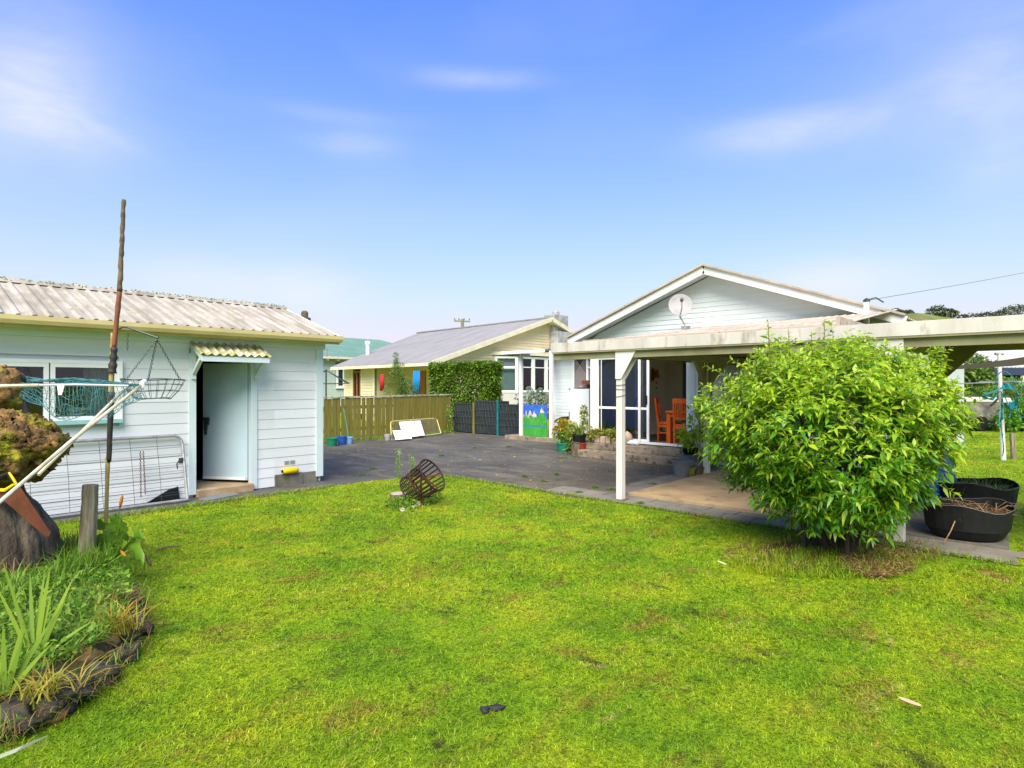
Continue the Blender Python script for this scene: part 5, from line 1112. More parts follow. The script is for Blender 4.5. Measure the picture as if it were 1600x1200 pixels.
t = clump('long_grass_tuft', 'long green grass blades at the left picture edge under the stump', 'grass tuft', (30, 940), 320, .30, .007, m_weed, .14, .6)
t = clump('arching_grass', 'long arching grass blades over the dark edging stones', 'grass tuft', (185, 985), 120, .24, .006, m_yfl, .05, .8)
t = clump('arching_grass', 'arching yellow green blades hanging over the lower left stones', 'grass tuft', (70, 1085), 90, .20, .007, m_yfl, .06, .9)
lf = MB(); a, b_, c_ = Q(-30, 1200, 2.45), Q(30, 1188, 2.6), Q(75, 1172, 2.75); lf = MB()
P0 = [a, b_, c_]; vs = []
for i, (p, w_) in enumerate(zip(P0, (.016, .02, .001))): p.z = .10-.03*i; vs += [p-Vector((CA, SA, 0))*w_, p+Vector((CA, SA, 0))*w_+Vector((0, 0, .006))]
lf.add(vs, [(0, 1, 3, 2), (2, 3, 5, 4)]); o = lf.build('fallen_leaf', M('bleached_leaf', (.62, .66, .42))); o.modifiers.new('s', 'SOLIDIFY').thickness = .001; tag(o, 'pale bleached sword leaf lying on the grass at the lower left', 'leaf')

# ================================================================ FIRE BASKET ON THE LAWN
bz = thing('fire_basket', 'rusty slatted iron fire basket tilted on a post in the lawn', 'brazier', tuple(G(657, 789)))
cb0 = Q(657, 757, 8.25); axd = (Rv*.78+Zv*.55-Fv*.30); axd = Vector(nz(axd)); s1 = axd.cross(Vector((0, 0, 1))).normalized(); s2 = s1.cross(axd)
Lb = .42; r0, r1 = .19, .235; cbv = cb0+Vector((0, 0, .02)); st0 = cbv-axd*Lb*.45
mb = MB(); nS = 22
for k in range(nS):
    t = 2*math.pi*k/nS; e = s1*math.cos(t)+s2*math.sin(t); a = st0+e*r0; b_ = st0+axd*Lb+e*r1; mb.beam(a, b_, .021, .006, up=e)
mb.build('slats', m_rustbl, bz)
mb = MB()
for f_ in (0, .45, .98):
    r_ = (r0+(r1-r0)*f_)+.006; pts = [st0+axd*Lb*f_+(s1*math.cos(t)+s2*math.sin(t))*r_ for t in [k*2*math.pi/30 for k in range(30)]]; mb.tube(pts, .012, 6, closed=True)
for k in range(-4, 5): 
    h_ = math.sqrt(max(0, r0**2-(k*.045)**2)); mb.beam(st0+s1*k*.045-s2*h_, st0+s1*k*.045+s2*h_, .014, .006, up=axd)
mb.build('hoop', m_rustbl, bz)
mb = MB(); g0 = G(657.5, 790); mb.beam(g0, Q(658, 737, 8.15), .03, .012, up=tuple(Fv)); mb.beam(Q(643, 757, 8.05), Q(690, 738, 8.1), .02, .01, up=tuple(Fv)); mb.beam(Q(657, 742, 8.02), Q(683, 762, 8.05), .022, .01, up=tuple(Fv)); mb.build('post', m_rust, bz)
ls = thing('log_slice', 'pale sawn log round lying in weeds beside the fire basket', 'log', tuple(G(622, 782)))
cL = G(623, 780); mb = MB(); mb.lathe(cL, [(.115, -.02), (.12, .07), (.118, .085)], 20, sx=1.1); mb.build('bark', m_stick, ls); mb = MB(); mb.lathe(cL+Vector((0, 0, .085)), [(.112, 0), (.11, .006), (.01, .008)], 20, sx=1.1); mb.build('cut_face', M('sawn_wood', (.45, .38, .33), (.30, .24, .19), 14), ls)
wd = thing('basket_weeds', 'green weeds with small white flowers growing round the fire basket', 'weed', tuple(G(640, 790)))
cc = []
for (px, py, r) in ((610, 790, .07), (620, 792, .08), (632, 790, .09), (641, 787, .09), (648, 780, .09), (652, 770, .08), (640, 772, .09), (634, 765, .07), (676, 783, .08), (682, 776, .07), (668, 786, .07), (645, 792, .06)): cc.append((tuple(G(px, py+3)+Vector((0, 0, r*.8))), r))
clump_foliage('foliage', cc, 130, .045, m_weed, wd, ratio=.45)
clump_foliage('flower', [(tuple(G(654, 790)+Vector((0, 0, .03))), .025), (tuple(G(648, 795)+Vector((0, 0, .02))), .02), (tuple(G(629, 799)+Vector((0, 0, .015))), .015)], 60, .03, m_flower, wd, ratio=.9)
for (px, py, hpx, lb) in ((623, 748, 42, 'taller feathery weed stalk at the driveway edge behind the log round'), (644, 745, 30, 'shorter feathery weed stalk with white tip behind the fire basket')):
    c = G(px, py); h_ = hpx*10.5/FP; t = thing('weed_stalk', lb, 'weed', tuple(c), 'feathery stalks at the driveway edge')
    mb = MB()
    for k in range(3): mb.tube([c+Vector((random.uniform(-.02, .02), 0, 0)), c+Vector((random.uniform(-.03, .03), random.uniform(-.02, .02), h_))], .004, 4)
    mb.build('stem', m_weed, t); clump_foliage('foliage', [(tuple(c+Vector((0, 0, h_*f_))), (.05, .05, .06)) for f_ in (.25, .45, .65, .85, 1.0)], 40, .04, m_weed, t, ratio=.3); clump_foliage('flower', [(tuple(c+Vector((0, 0, h_))), .03)], 20, .02, m_flower, t, ratio=.7)
# ================================================================ BIG BUSH
bc = Q(1307, 602, 5.95); bc.z = 0
bush = thing('leafy_shrub', 'big rounded bright green leafy shrub standing at the lawn edge before the carport', 'shrub', (bc.x, bc.y, 0))
RVv, FVv = Vector((SA, -CA, 0)), Vector((CA, SA, 0))
stm = MB(); pos = []; dirs = []; age = []; Ls = []
def shell(th, el_):
    """radius of the crown in direction (th about z in camera-free axes, el_)"""
    lump = 1+.10*math.sin(3*th+1)+.06*math.sin(5*th+el_*4)+.09*math.sin(8*th-el_*6+2)+.05*math.sin(el_*9+th*2)
    return lump
nsh = 3500
for k in range(nsh):
    th = random.uniform(0, 2*math.pi); s_ = random.uniform(-.95, 1); el_ = math.asin(s_); q = shell(th, el_)
    u = Vector((math.cos(el_)*math.cos(th), math.cos(el_)*math.sin(th), math.sin(el_)))
    inner = random.random() < .30; f_ = random.uniform(.45, .8) if inner else random.uniform(.80, 1.0)
    low = (1-.28*max(0, -u.z)**1.3)*(1-.36*max(0, u.x)*max(0, min(1, .35-u.z)))
    p = bc+RVv*u.x*1.13*q*f_*low+FVv*u.y*.95*q*f_*low+Vector((0, 0, 1.12+u.z*(.86 if u.z > 0 else 1.0)*q*f_))
    out = (RVv*u.x+FVv*u.y*1.1+Vector((0, 0, u.z*.7+.75))).normalized()
    out = (out+Vector((random.gauss(0, .3), random.gauss(0, .3), random.gauss(0, .25)))).normalized()
    L = random.uniform(.08, .22)*(1.0 if not inner else .8); nl = random.randint(8, 12)
    if p.z < .27: continue
    a = bc+Vector((random.uniform(-.1, .1), random.uniform(-.1, .1), .6)); stm.tube([p-out*L*.5, p, p+out*L*.75], [.003, .0025, .0015], 4)
    pos.append((p, out, L, nl, u.z, inner))
# long top shoots
for (px, py) in ((1200, 508), (1232, 522), (1268, 525), (1288, 508), (1180, 545), (1342, 545), (1405, 545), (1140, 560), (1445, 560), (1460, 570), (1500, 590), (1520, 640), (1092, 600), (1100, 570), (1500, 775), (1520, 668), (1095, 650)):
    tip = Q(px, py-(6 if py < 560 else 0), 5.9+random.uniform(-.35, .3)); b_ = bc+Vector((0, 0, 1.2)); bp = tip.lerp(b_, .32) if py < 560 else tip.lerp(b_, .25)
    if py < 560: bp = Vector((tip.x*.9+bp.x*.1, tip.y*.9+bp.y*.1, tip.z-.42))
    d = tip-bp; stm.tube([bp, bp+d*.5, tip], [.006, .005, .002], 5); pos.append((bp, d.normalized(), d.length, 20 if py < 560 else 13, 1.0, False))
P = []; D = []; LL = []; MI = []
for (p, out, L, nl, uz, inner) in pos:
    a_ = out.cross(Vector((.3, .2, 1))).normalized(); b_ = out.cross(a_)
    for j in range(nl):
        f_ = ((j+.6)/nl)**.6; ph = j*2.4+random.uniform(-.4, .4); rad_ = a_*math.cos(ph)+b_*math.sin(ph)
        d_ = (out*(.30+.35*f_*f_)+rad_*(1.0-.15*f_)+Vector((0, 0, .10))).normalized()
        P.append(tuple(p+out*L*f_)); D.append(tuple(d_)); LL.append(random.choice((random.uniform(.055, .09), random.uniform(.08, .13)))*(1-.45*max(0, f_-.6)/.4)*(1.0 if nl < 12 else .85))
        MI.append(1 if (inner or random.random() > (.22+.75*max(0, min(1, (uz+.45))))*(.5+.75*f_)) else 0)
P = np.array(P); D = np.array(D); LL = np.array(LL)
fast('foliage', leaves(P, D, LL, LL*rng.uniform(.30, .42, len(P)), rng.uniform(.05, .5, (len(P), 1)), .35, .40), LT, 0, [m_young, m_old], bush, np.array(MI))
stm.build('twigs', M('green_twig', (.14, .13, .04), (.08, .07, .03), 8), bush)
mb = MB()
for k in range(17):
    a_ = k*2.4; r_ = random.uniform(.05, .30); g0 = bc+RVv*r_*math.cos(a_)*1.2+FVv*r_*math.sin(a_); e = bc+RVv*math.cos(a_)*random.uniform(.3, .8)+FVv*math.sin(a_)*random.uniform(.2, .6)+Vector((0, 0, random.uniform(.9, 1.5)))
    m_ = g0.lerp(e, .45)+Vector((0, 0, .1)); mb.tube([g0, g0.lerp(m_, .5)+Vector((0, 0, .05)), m_, e], [random.uniform(.018, .03), .018, .014, .006], 7)
mb.build('stem', M('dark_bark', (.05, .035, .025)), bush)
# litter and grass below the bush: stuff
def ell(n, cx, cy, rx, ry, z=.015):
    a_ = rng.uniform(0, 6.28, n); r_ = np.sqrt(rng.uniform(0, 1, n)); return np.array([tuple(G(cx+rx*r_[i]*math.cos(a_[i]), cy+ry*r_[i]*math.sin(a_[i]))) for i in range(n)])+np.array([0, 0, z])
Pl = np.concatenate([ell(2600, 1300, 868, 170, 30), ell(1800, 1370, 885, 58, 22, .03)])
Pl[:, 2] += rng.uniform(0, .03, len(Pl)); n = len(Pl); D_ = rdir(n, .1); D_[:, 2] *= .25
tag(fast('leaf_litter', leaves(Pl, D_, rng.uniform(.03, .10, n), rng.uniform(.003, .012, n), .05, .1), LT, 0, m_straw), kind='stuff')
Pg = np.concatenate([ell(3500, 1290, 885, 150, 22), ell(1500, 1300, 868, 180, 30)]); n = len(Pg)
tag(fast('tall_grass', blades(Pg, rng.normal(0, 1, (n, 3)), rng.uniform(.03, .11, n), .0045, np.clip(rng.normal(.6, .3, n), .1, 1)), BT, 0, m_blade), kind='stuff')

# ================================================================ LAWN BLADES
def inpoly(P, poly):
    x, y = P[:, 0], P[:, 1]; ok = np.zeros(len(P), bool); j = len(poly)-1
    for i in range(len(poly)):
        xi, yi = poly[i][0], poly[i][1]; xj, yj = poly[j][0], poly[j][1]
        ok ^= ((yi > y) != (yj > y)) & (x < (xj-xi)*(y-yi)/(yj-yi+1e-12)+xi); j = i
    return ok
def lawnpts(n, d0, d1, pw):
    u = rng.uniform(0, 1, n); k = 2-pw; d = (d0**k+u*(d1**k-d0**k))**(1/k); t = rng.uniform(-1.0, 1.0, n)
    x = CA*d+SA*t*d; y = SA*d-CA*t*d; P = np.stack([x, y, np.zeros(n)], 1)
    ew = .05*np.sin(x*7)+.04*np.sin(y*9+x*3)
    A = (x < 7.12+ew) & (y < 8.80+ew); ex = np.array([(a, b) for a, b in wob]); corner = inpoly(P, wob+[(4.95, 9.5), (12, 9.5), (12, 4.9)])
    B = (y < .42+ew) | ((x > 11.9) & (y < 2.3))
    ok = (A & ~corner) | (B & (x >= 7.12))
    ok &= ~inpoly(P, [(ctr.x+(b_.x-ctr.x)*1.02, ctr.y+(b_.y-ctr.y)*1.02) for b_ in bed])
    P = P[ok]; d = d[ok]; 
    q = P-np.array(bc); uu = q[:, 0]*SA-q[:, 1]*CA; vv = q[:, 0]*CA+q[:, 1]*SA
    ok = ~(((uu/1.15)**2+((vv+.1)/.55)**2 < 1) & (rng.uniform(0, 1, len(P)) < .8)); return P[ok], d[ok]
P, d = lawnpts(640000, 2.25, 26, 1.55); n = len(P)
sc_ = (d/2.5)**.62
pn = np.sin(P[:, 0]*2.1+1.3*np.sin(P[:, 1]*1.7))+np.sin(P[:, 1]*2.7+P[:, 0]*.9)+.8*np.sin(P[:, 0]*6.3+P[:, 1]*4.1)
Lg = rng.uniform(.009, .030, n)*(1+.16*pn)*sc_**.6
P[:, 2] = .0
tag(fast('grass', blades(P, rng.normal(0, 1, (n, 3)), Lg, rng.uniform(.0024, .0052, n)*sc_, np.clip(rng.normal(.95, .35, n), .2, 1.6), .85), BT, 0, m_blade), kind='stuff')
# straggling grass over the kerb edges
m_ = 5000; te = rng.uniform(0, 1, m_); Pe = np.stack([np.where(te < .5, rng.uniform(-1, 5.2, m_), 7.13+rng.normal(0, .03, m_)), np.where(te < .5, 8.78+rng.normal(0, .05, m_), rng.uniform(.4, 8.3, m_)), np.full(m_, .0)], 1)
tag(fast('edge_grass', blades(Pe, rng.normal(0, 1, (m_, 3)), rng.uniform(.03, .09, m_), .006, .7), BT, 0, m_blade), kind='stuff')
# moss and weeds growing on the asphalt
cl = []
for (px, py, r) in ((582, 733, .10), (1010, 690, .12), (795, 698, .07), (742, 700, .08), (690, 712, .06), (975, 757, .10), (955, 765, .08), (1020, 757, .08), (565, 742, .13), (880, 716, .2), (900, 714, .15), (1030, 699, .12), (1150, 760, .05), (820, 745, .06), (930, 762, .06), (870, 742, .05), (850, 752, .07), (905, 770, .07), (1000, 787, .06)):
    cl.append((tuple(G(px, py, .01 if py != 690 and py != 699 else .31)), (r, r, .018)))
tag(clump_foliage('moss_patches', cl, 170, .03, m_yfl if False else m_conif, None, ratio=.4, up=.6), kind='stuff')
n = 420; Pf = np.array([tuple(G(random.uniform(540, 1060), 702+random.random()**1.5*60)) for _ in range(n)]); Pf = Pf[(Pf[:, 0] > 7.2)]; Pf[:, 2] = .012; n = len(Pf); D_ = rdir(n, 0); D_[:, 2] *= .1
tag(fast('scattered_leaves', leaves(Pf, D_, rng.uniform(.02, .07, n), rng.uniform(.01, .03, n), .05, .2), LT, 0, m_yfl), kind='stuff')
def fleaf(label, px, py, L, col, name='fallen_leaf', cat='leaf'):
    c = G(px, py); m = M('leaf_'+str(px), col); mb = MB(); vs = []; n = 6; d_ = Vector((SA, -CA, 0))*.85+Vector((-CA, -SA, 0))*.4; d_.normalize(); s_ = Vector((d_.y, -d_.x, 0))
    for i in range(n+1):
        t = i/n; w_ = L*.34*math.sin(math.pi*min(1, t*.9+.06))**.8; p = c+d_*L*(t-.5)+Vector((0, 0, .05-.02*t)); vs += [p-s_*w_*.5+Vector((0, 0, .014)), p, p+s_*w_*.5+Vector((0, 0, .012))]
    mb.add(vs, [(3*i+k, 3*i+k+1, 3*i+k+4, 3*i+k+3) for i in range(n) for k in (0, 1)]); o = mb.build(name, m, smooth=True); o.modifiers.new('s', 'SOLIDIFY').thickness = .0012; tag(o, label, cat)
fleaf('curled pale tan fallen leaf lying on the lawn at lower right', 1422, 1112, .095, (.62, .42, .26)); fleaf('pale green fallen leaf on the lawn left of the big shrub', 1128, 888, .075, (.50, .58, .34))
mb = MB(); mb.blob(G(775, 1110)+Vector((0, 0, .014)), (.045, .022, .012), 8, 14, .25, 3, rad(-47)); mb.blob(G(757, 1115)+Vector((0, 0, .02)), (.03, .02, .015), 6, 10, .3, 5, 1); tag(mb.build('mud_clod', m_dark, smooth=True), 'small dark clod of mud lying on the lawn in the foreground', 'clod')
mb = MB(); mb.tube([G(243, 864)+Vector((0, 0, .02)), G(262, 860)+Vector((0, 0, .035)), G(284, 856)+Vector((0, 0, .02))], [.007, .009, .004], 6); tag(mb.build('fallen_twig', m_stick), 'dark fallen twig on the lawn right of the lily', 'twig')

# ================================================================ PATIO: FRIDGE, POTS, CHAIRS
fx, fy0, fy1 = 12.65, yw(920, 12.65), yw(889.5, 12.65)
fr = thing('fridge', 'white upright fridge standing on the porch against the wall', 'fridge', (fx, (fy0+fy1)/2, .12))
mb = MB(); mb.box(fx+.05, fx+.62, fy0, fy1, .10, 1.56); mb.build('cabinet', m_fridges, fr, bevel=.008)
mb = MB(); mb.box(fx, fx+.045, fy0, fy1, .16, 1.555); dr = mb.build('door', m_fridge, fr, bevel=.008)
mb = MB(); mb.box(fx-.03, fx, fy1-.03, fy1-.005, .75, .95); mb.box(fx-.02, fx, fy1-.04, fy1, 1.53, 1.57); mb.build('hinge', m_galv, dr)
mb = MB()
for k in range(9): mb.box(fx+.1+k*.05, fx+.12+k*.05, fy0-.012, fy0-.001, .3, 1.4)
mb.build('coil', m_fridges, fr)
tb = thing('timber_offcut', 'reddish brown board propped on top of the fridge', 'board', (fx+.3, fy0+.2, 1.57)); mb = MB(); mb.box(fx+.1, fx+.14, fy0-.08, fy0+.30, 1.67, 1.78); mb.build('board', m_redst, tb); mb = MB(); mb.box(fx+.12, fx+.2, fy0+.10, fy0+.16, 1.565, 1.7); mb.build('block', m_dark, tb)
sh_ = MB(); sh_.blob((fx+.2, fy0+.34, 1.60), (.05, .15, .035), 8, 12, .2, 6); sh_.blob((fx+.22, fy0+.26, 1.63), (.04, .06, .04), 8, 12, .2, 9); tag(sh_.build('old_shoe', m_pale, smooth=True), 'worn pale shoe lying on top of the fridge at left', 'shoe')
bn = thing('rubbish_bin', 'black lidded bin half hidden behind the white fridge', 'bin', tuple(Q(883, 680, 16.6)))
c = Q(884, 602, 16.9); mb = MB(); mb.prism([(c.x-.14, c.y-.18, .12), (c.x-.14, c.y+.16, .12), (c.x+.2, c.y+.16, .12), (c.x+.2, c.y-.18, .12)], (0, 0, .48)); mb.build('body', m_black, bn); mb = MB(); mb.prism([(c.x-.2, c.y+.26, .60), (c.x-.2, c.y+.24, .66), (c.x-.2, c.y, .77), (c.x-.2, c.y-.22, .77), (c.x-.2, c.y-.24, .60)], (.44, 0, 0)); mb.build('lid', m_black, bn)
def plantin(t, c, mat, kind, n, L, W_, r):
    c = np.array(c)
    if kind == 'blade':
        P = c+np.stack([rng.normal(0, r*.3, n), rng.normal(0, r*.3, n), np.zeros(n)], 1); fast('blades', blades(P, P-c+rng.normal(0, .02, (n, 3)), rng.uniform(.6, 1.1, n)*L, W_, np.clip(rng.normal(.4, .15, n), .1, 1)), BT, 0, mat, t)
    else: clump_foliage('foliage', [(tuple(c+np.array([random.uniform(-r, r), random.uniform(-r, r), random.uniform(.2, 1)*r*1.3])), r*.55) for _ in range(6)], n//6, L, mat, t)
g = pot('plant_tub', 'green plastic tub of weeds and yellowing plants left of the steps', 'plant tub', G(882, 706), .21, .23, m_greenp); c = G(882, 706)+Vector((0, 0, .24))
plantin(g, c, m_weed, 'leaf', 240, .09, .03, .18)
cl = [(tuple(c+Vector((.05, .25, .28))), .10), (tuple(c+Vector((.1, .18, .42))), .09)]; clump_foliage('yellow_foliage', cl, 60, .11, m_yfl, g)
y_ = thing('yellow_shrub', 'yellowing red tipped potted shrub behind the green tub by the fridge', 'shrub', tuple(Q(887, 690, 15.6))); c = Q(886, 668, 15.6); clump_foliage('foliage', [(tuple(c+Vector((random.uniform(-.1, .1), random.uniform(-.2, .2), random.uniform(-.06, .12)))), .11) for _ in range(6)], 45, .12, m_yfl, y_)
clump_foliage('lower_foliage', [(tuple(Q(893+random.uniform(-6, 8), 690+random.uniform(-6, 10), 15.2)), .13) for _ in range(8)], 60, .09, m_weed, y_)
mb = MB(); mb.tube([Q(885, 705, 15.4), Q(886, 668, 15.6)], .015, 5); mb.build('stem', m_stick, y_)
rb = pot('red_bucket', 'red plastic bucket with white wire handle under the black pot', 'bucket', G(905, 712)+Vector((0, 0, .04)), .145, .27, m_redp, soil=False); c = G(905, 712)
mb = MB(); mb.tube([c+Vector((-.13, .0, .3))+RVv*.1, c-FVv*.16+Vector((0, 0, .2)), c-RVv*.08-FVv*.15+Vector((0, 0, .12))], .006, 5); mb.build('handle', m_white, rb)
bp = pot('black_pot', 'black pot of spiky green leaves set in the red bucket', 'plant pot', c+Vector((0, 0, .22)), .17, .28, m_black); plantin(bp, c+Vector((0, 0, .46)), m_aloe, 'blade', 34, .42, .028, .16)
mb = MB(); mb.lathe(G(900, 713), [(.12, 0), (.10, .3), (.11, .33), (.08, .33)], 14); tag(mb.build('dark_jar', m_stump2), 'dark weathered jar at the foot of the steps beside the red bucket', 'jar')
tr = thing('stone_trough', 'lichened block trough of yellow green succulents on the upper step', 'planter', (11.62, 8.0, .31))
ty0, ty1 = yw(964, 11.55), yw(929, 11.55)
for k in range(4):
    mb = MB(); a_ = ty0+(ty1-ty0)*k/4; mb.box(11.52, 11.72, a_+.01, a_+(ty1-ty0)/4-.01, .31, .46+random.uniform(-.01, .02)); mb.build('block', m_pale, tr, bevel=.02)
clump_foliage('foliage', [((11.6+random.uniform(-.1, .1), ty0+(ty1-ty0)*random.uniform(-.05, 1.25), .50+random.uniform(-.03, .06)), (.1, .13, .08)) for _ in range(26)], 60, .055, m_suc, tr, ratio=.6, up=.8)
ws = thing('wall_creeper', 'yellow green creeper clump climbing beside the white corner post', 'plant', (11.75, 8.65, .1))
clump_foliage('foliage', [((11.7+random.uniform(-.15, .2), 8.62+random.uniform(-.25, .35), .25+random.uniform(-.15, .35)), .13) for _ in range(14)]+[((11.8, 8.62, .7+.12*k), .07) for k in range(4)], 60, .08, m_suc, ws)
mb = MB(); mb.tube([(11.75, 8.65, 0), (11.8, 8.62, 1.0)], .012, 5); mb.build('stem', m_stick, ws)
c = Q(979.5, 697, 13.6); c.z = .31; c.x = 11.7; c.y = yw(979.5, 11.7); mb = MB(); mb.blob(c+Vector((0, 0, .12)), (.10, .13, .16), 10, 14, .10, 4); tag(mb.build('upright_rock', m_pale, smooth=True), 'upright pinkish rock on the upper step right of the carport post', 'rock')
c = Vector((11.66, yw(989, 11.66), .31)); mb = MB(); mb.blob(c+Vector((0, 0, .045)), (.07, .14, .06), 8, 12, .2, 14); tag(mb.build('white_rock', m_white, smooth=True), 'small white lumpy rock beside the upright rock on the step', 'rock')
c = G(1065, 745); pot('grey_pot', 'plain grey plastic pot at the right end of the steps', 'plant pot', c, .17, .30, m_greyp, soil=False)
gp_ = pot('mossy_pot', 'small mossy green pot right of the grey plastic pot', 'plant pot', G(1077, 744), .12, .17, M('mossy_pot', (.22, .22, .03), (.09, .07, .03), 8), soil=True)
db = thing('pot_stand', 'grey dish and block stack holding the black bowl by the steps', 'pot stand', (11.2, 5.4, .16)); c = Vector((11.25, yw(1078, 11.25), .10))
mb = MB(); mb.box(c.x-.12, c.x+.2, c.y-.15, c.y+.14, 0, .16); mb.build('block', m_step, db, bevel=.01); mb = MB(); mb.lathe(c+Vector((0, 0, .06)), [(.16, 0), (.13, .05), (.13, .1), (.10, .1)], 18); mb.build('dish', m_greyp, db)
bb = pot('black_bowl', 'shallow black bowl of small succulents on the grey dish', 'bowl', c+Vector((0, 0, .17)), .18, .12, m_black, taper=.65); plantin(bb, c+Vector((0, 0, .27)), m_suc, 'leaf', 150, .07, .03, .10)
c = Vector((11.66, yw(1075, 11.66), .31)); tpo = pot('terracotta_pot', 'terracotta pot with pale leafy plant on the step by the white jamb', 'plant pot', c, .11, .15, m_terr); plantin(tpo, c+Vector((0, 0, .18)), m_young, 'leaf', 130, .11, .03, .13)
sp_ = thing('potted_sapling', 'thin stemmed sapling in a brown pot between the steps and the shrub', 'plant', tuple(G(1091, 742))); c = G(1091, 742)
mb = MB(); mb.lathe(c, [(.08, 0), (.11, .14), (.12, .15), (.1, .15)], 16); mb.build('pot', m_stump2, sp_); mb = MB(); mb.tube([c, c+Vector((.02, .01, .35)), c+Vector((.05, -.04, .75))], .014, 6); mb.tube([c+Vector((.03, 0, .5)), c+Vector((.0, .15, .9))], .008, 5); mb.build('stem', m_wood, sp_)
clump_foliage('foliage', [(tuple(c+Vector((random.uniform(-.1, .1), random.uniform(-.12, .22), random.uniform(.55, 1.25)))), .12) for _ in range(11)], 26, .13, m_young, sp_, ratio=.35)
# orange dining set
def dchair(label, c, ang, slats=True):
    t = thing('dining_chair', label, 'chair', tuple(c), 'orange dining chairs in the room'); R_ = Matrix.Rotation(ang, 3, 'Z'); c = Vector(c)
    def T(x, y, z): return c+R_ @ Vector((x, y, z))
    def B(mb, x0, x1, y0, y1, z0, z1, lean=0): mb.prism([T(x0+lean*z0, y0, z0), T(x1+lean*z0, y0, z0), T(x1+lean*z0, y1, z0), T(x0+lean*z0, y1, z0)], T(lean*(z1-z0), 0, z1-z0)-c)
    # x forward (seat), back at x=0, y sideways
    for y in (-.21, .17):
        mb = MB(); B(mb, -.02, .02, y, y+.04, 0, .44); mb.prism([T(-.02, y, .44), T(.02, y, .44), T(.02, y+.04, .44), T(-.02, y+.04, .44)], R_ @ Vector((-.07, 0, .58))); mb.build('leg', m_orange, t)
        mb = MB(); B(mb, .38, .42, y, y+.04, 0, .42); mb.build('leg', m_orange, t)
    mb = MB(); B(mb, 0, .44, -.22, .22, .42, .455); mb.build('seat', m_orange, t, bevel=.004)
    mb = MB()
    for z0, z1 in ((.92, 1.03), (.56, .60)):
        l0 = -.07*(z0-.44)/.58; mb.prism([T(l0-.012, -.19, z0), T(l0+.012, -.19, z0), T(l0+.012, .19, z0), T(l0-.012, .19, z0)], R_ @ Vector((-.07*(z1-z0)/.58, 0, z1-z0)))
    for k in range(7):
        y = -.165+k*.05; l0 = -.07*(.60-.44)/.58; mb.prism([T(l0-.008, y, .60), T(l0+.008, y, .60), T(l0+.008, y+.024, .60), T(l0-.008, y+.024, .60)], R_ @ Vector((-.07*.32/.58, 0, .32)))
    mb.build('backrest', m_orange, t)
    mb = MB(); B(mb, 0, .40, -.20, -.18, .2, .23); B(mb, 0, .40, .16+.02, .20, .2, .23); B(mb, 0.0, .42, -.20, -.18, .35, .42); B(mb, 0., .42, .18, .20, .35, .42); B(mb, .0, .02, -.2, .2, .35, .42); mb.build('stretcher', m_orange, t)
dchair('orange slatted chair seen from behind, right of the table leg', (12.22, yw(1065, 12.22)-.03, ZF), rad(8))
dchair('orange chair seen edge on, left of the table', (12.75, yw(1032, 12.75)+.02, ZF), rad(-72))
tt = thing('dining_table', 'orange timber dining table just inside the open sliding door', 'table', (12.8, 6.1, ZF))
mb = MB(); ty = yw(1040, 12.35); mb.box(12.33, 13.3, 5.1, ty, ZF+.70, ZF+.74); mb.build('tabletop', m_orange, tt, bevel=.004)
mb = MB(); mb.box(12.38, 13.25, 5.15, ty-.06, ZF+.60, ZF+.70); mb.build('apron', m_orange, tt)
for x, y in ((12.36, ty-.11), (13.18, ty-.11), (12.36, 5.14), (13.18, 5.14)): mb = MB(); mb.box(x, x+.095, y, y+.095, ZF, ZF+.70); mb.build('leg', m_orange, tt, bevel=.003)

# ================================================================ RIGHT SIDE
def halftub(label, c, R_, ang, fill, sx=1.0):
    t = thing('planter_tub', label, 'planter', tuple(c), 'black cut down tub planters'); c = Vector(c); mb = MB(); n = 28; h = .37; sxx = sx
    prof = [(.55, 0), (.80, .05), (.93, .15), (1.0, h), (.985, h), (.93, .14), (.80, .07)]; vs = []
    for r_, z in prof:
        for k in range(n):
            a_ = 2*math.pi*k/n; q = 1+.035*math.cos(4*a_)+.02*math.sin(3*a_+1); dz = .03*math.sin(2*a_+.5)+.012*math.sin(5*a_) if z > .2 else 0
            v = Matrix.Rotation(ang, 3, 'Z') @ Vector((R_*r_*math.cos(a_)*q*sxx, R_*r_*math.sin(a_)*q*.84, z+dz)); vs.append(c+v)
    fs = [(i*n+k, i*n+(k+1) % n, (i+1)*n+(k+1) % n, (i+1)*n+k) for i in range(len(prof)-1) for k in range(n)]+[tuple(range(n-1, -1, -1)), tuple((len(prof)-1)*n+k for k in range(n))]
    mb.add(vs, fs); mb.build('tub', m_black, t, smooth=False)
    mb = MB(); rim = [vs[3*n+k] for k in range(n)]; mb.tube(rim, .0035, 5, closed=True); mb.build('rim', m_greyp, t)
    m_ = 900; a_ = rng.uniform(0, 6.28, m_); r_ = np.sqrt(rng.uniform(0, 1, m_))*.86*R_; P = np.array(c)+np.stack([r_*np.cos(a_), r_*np.sin(a_)*.80, np.full(m_, .29)+rng.uniform(0, .04, m_)], 1)
    o0 = np.array(c); Rm = np.array(Matrix.Rotation(ang, 3, 'Z')); P = (P-o0) @ Rm.T+o0
    D_ = rdir(m_, .1); D_[:, 2] *= .3
    fast('dry_filling', leaves(P, D_, rng.uniform(.04, .13, m_), rng.uniform(.004, .012, m_), .1, .1), LT, 0, m_straw if fill == 'straw' else m_aloe, t)
    return t, c
cA = Q(1508, 700, 6.55); cA.z = .02
tA, _ = halftub('front black tub planter full of dry brown straw', G(1512, 842), .43, rad(-47), 'straw')
cA = G(1512, 842); mb = MB()
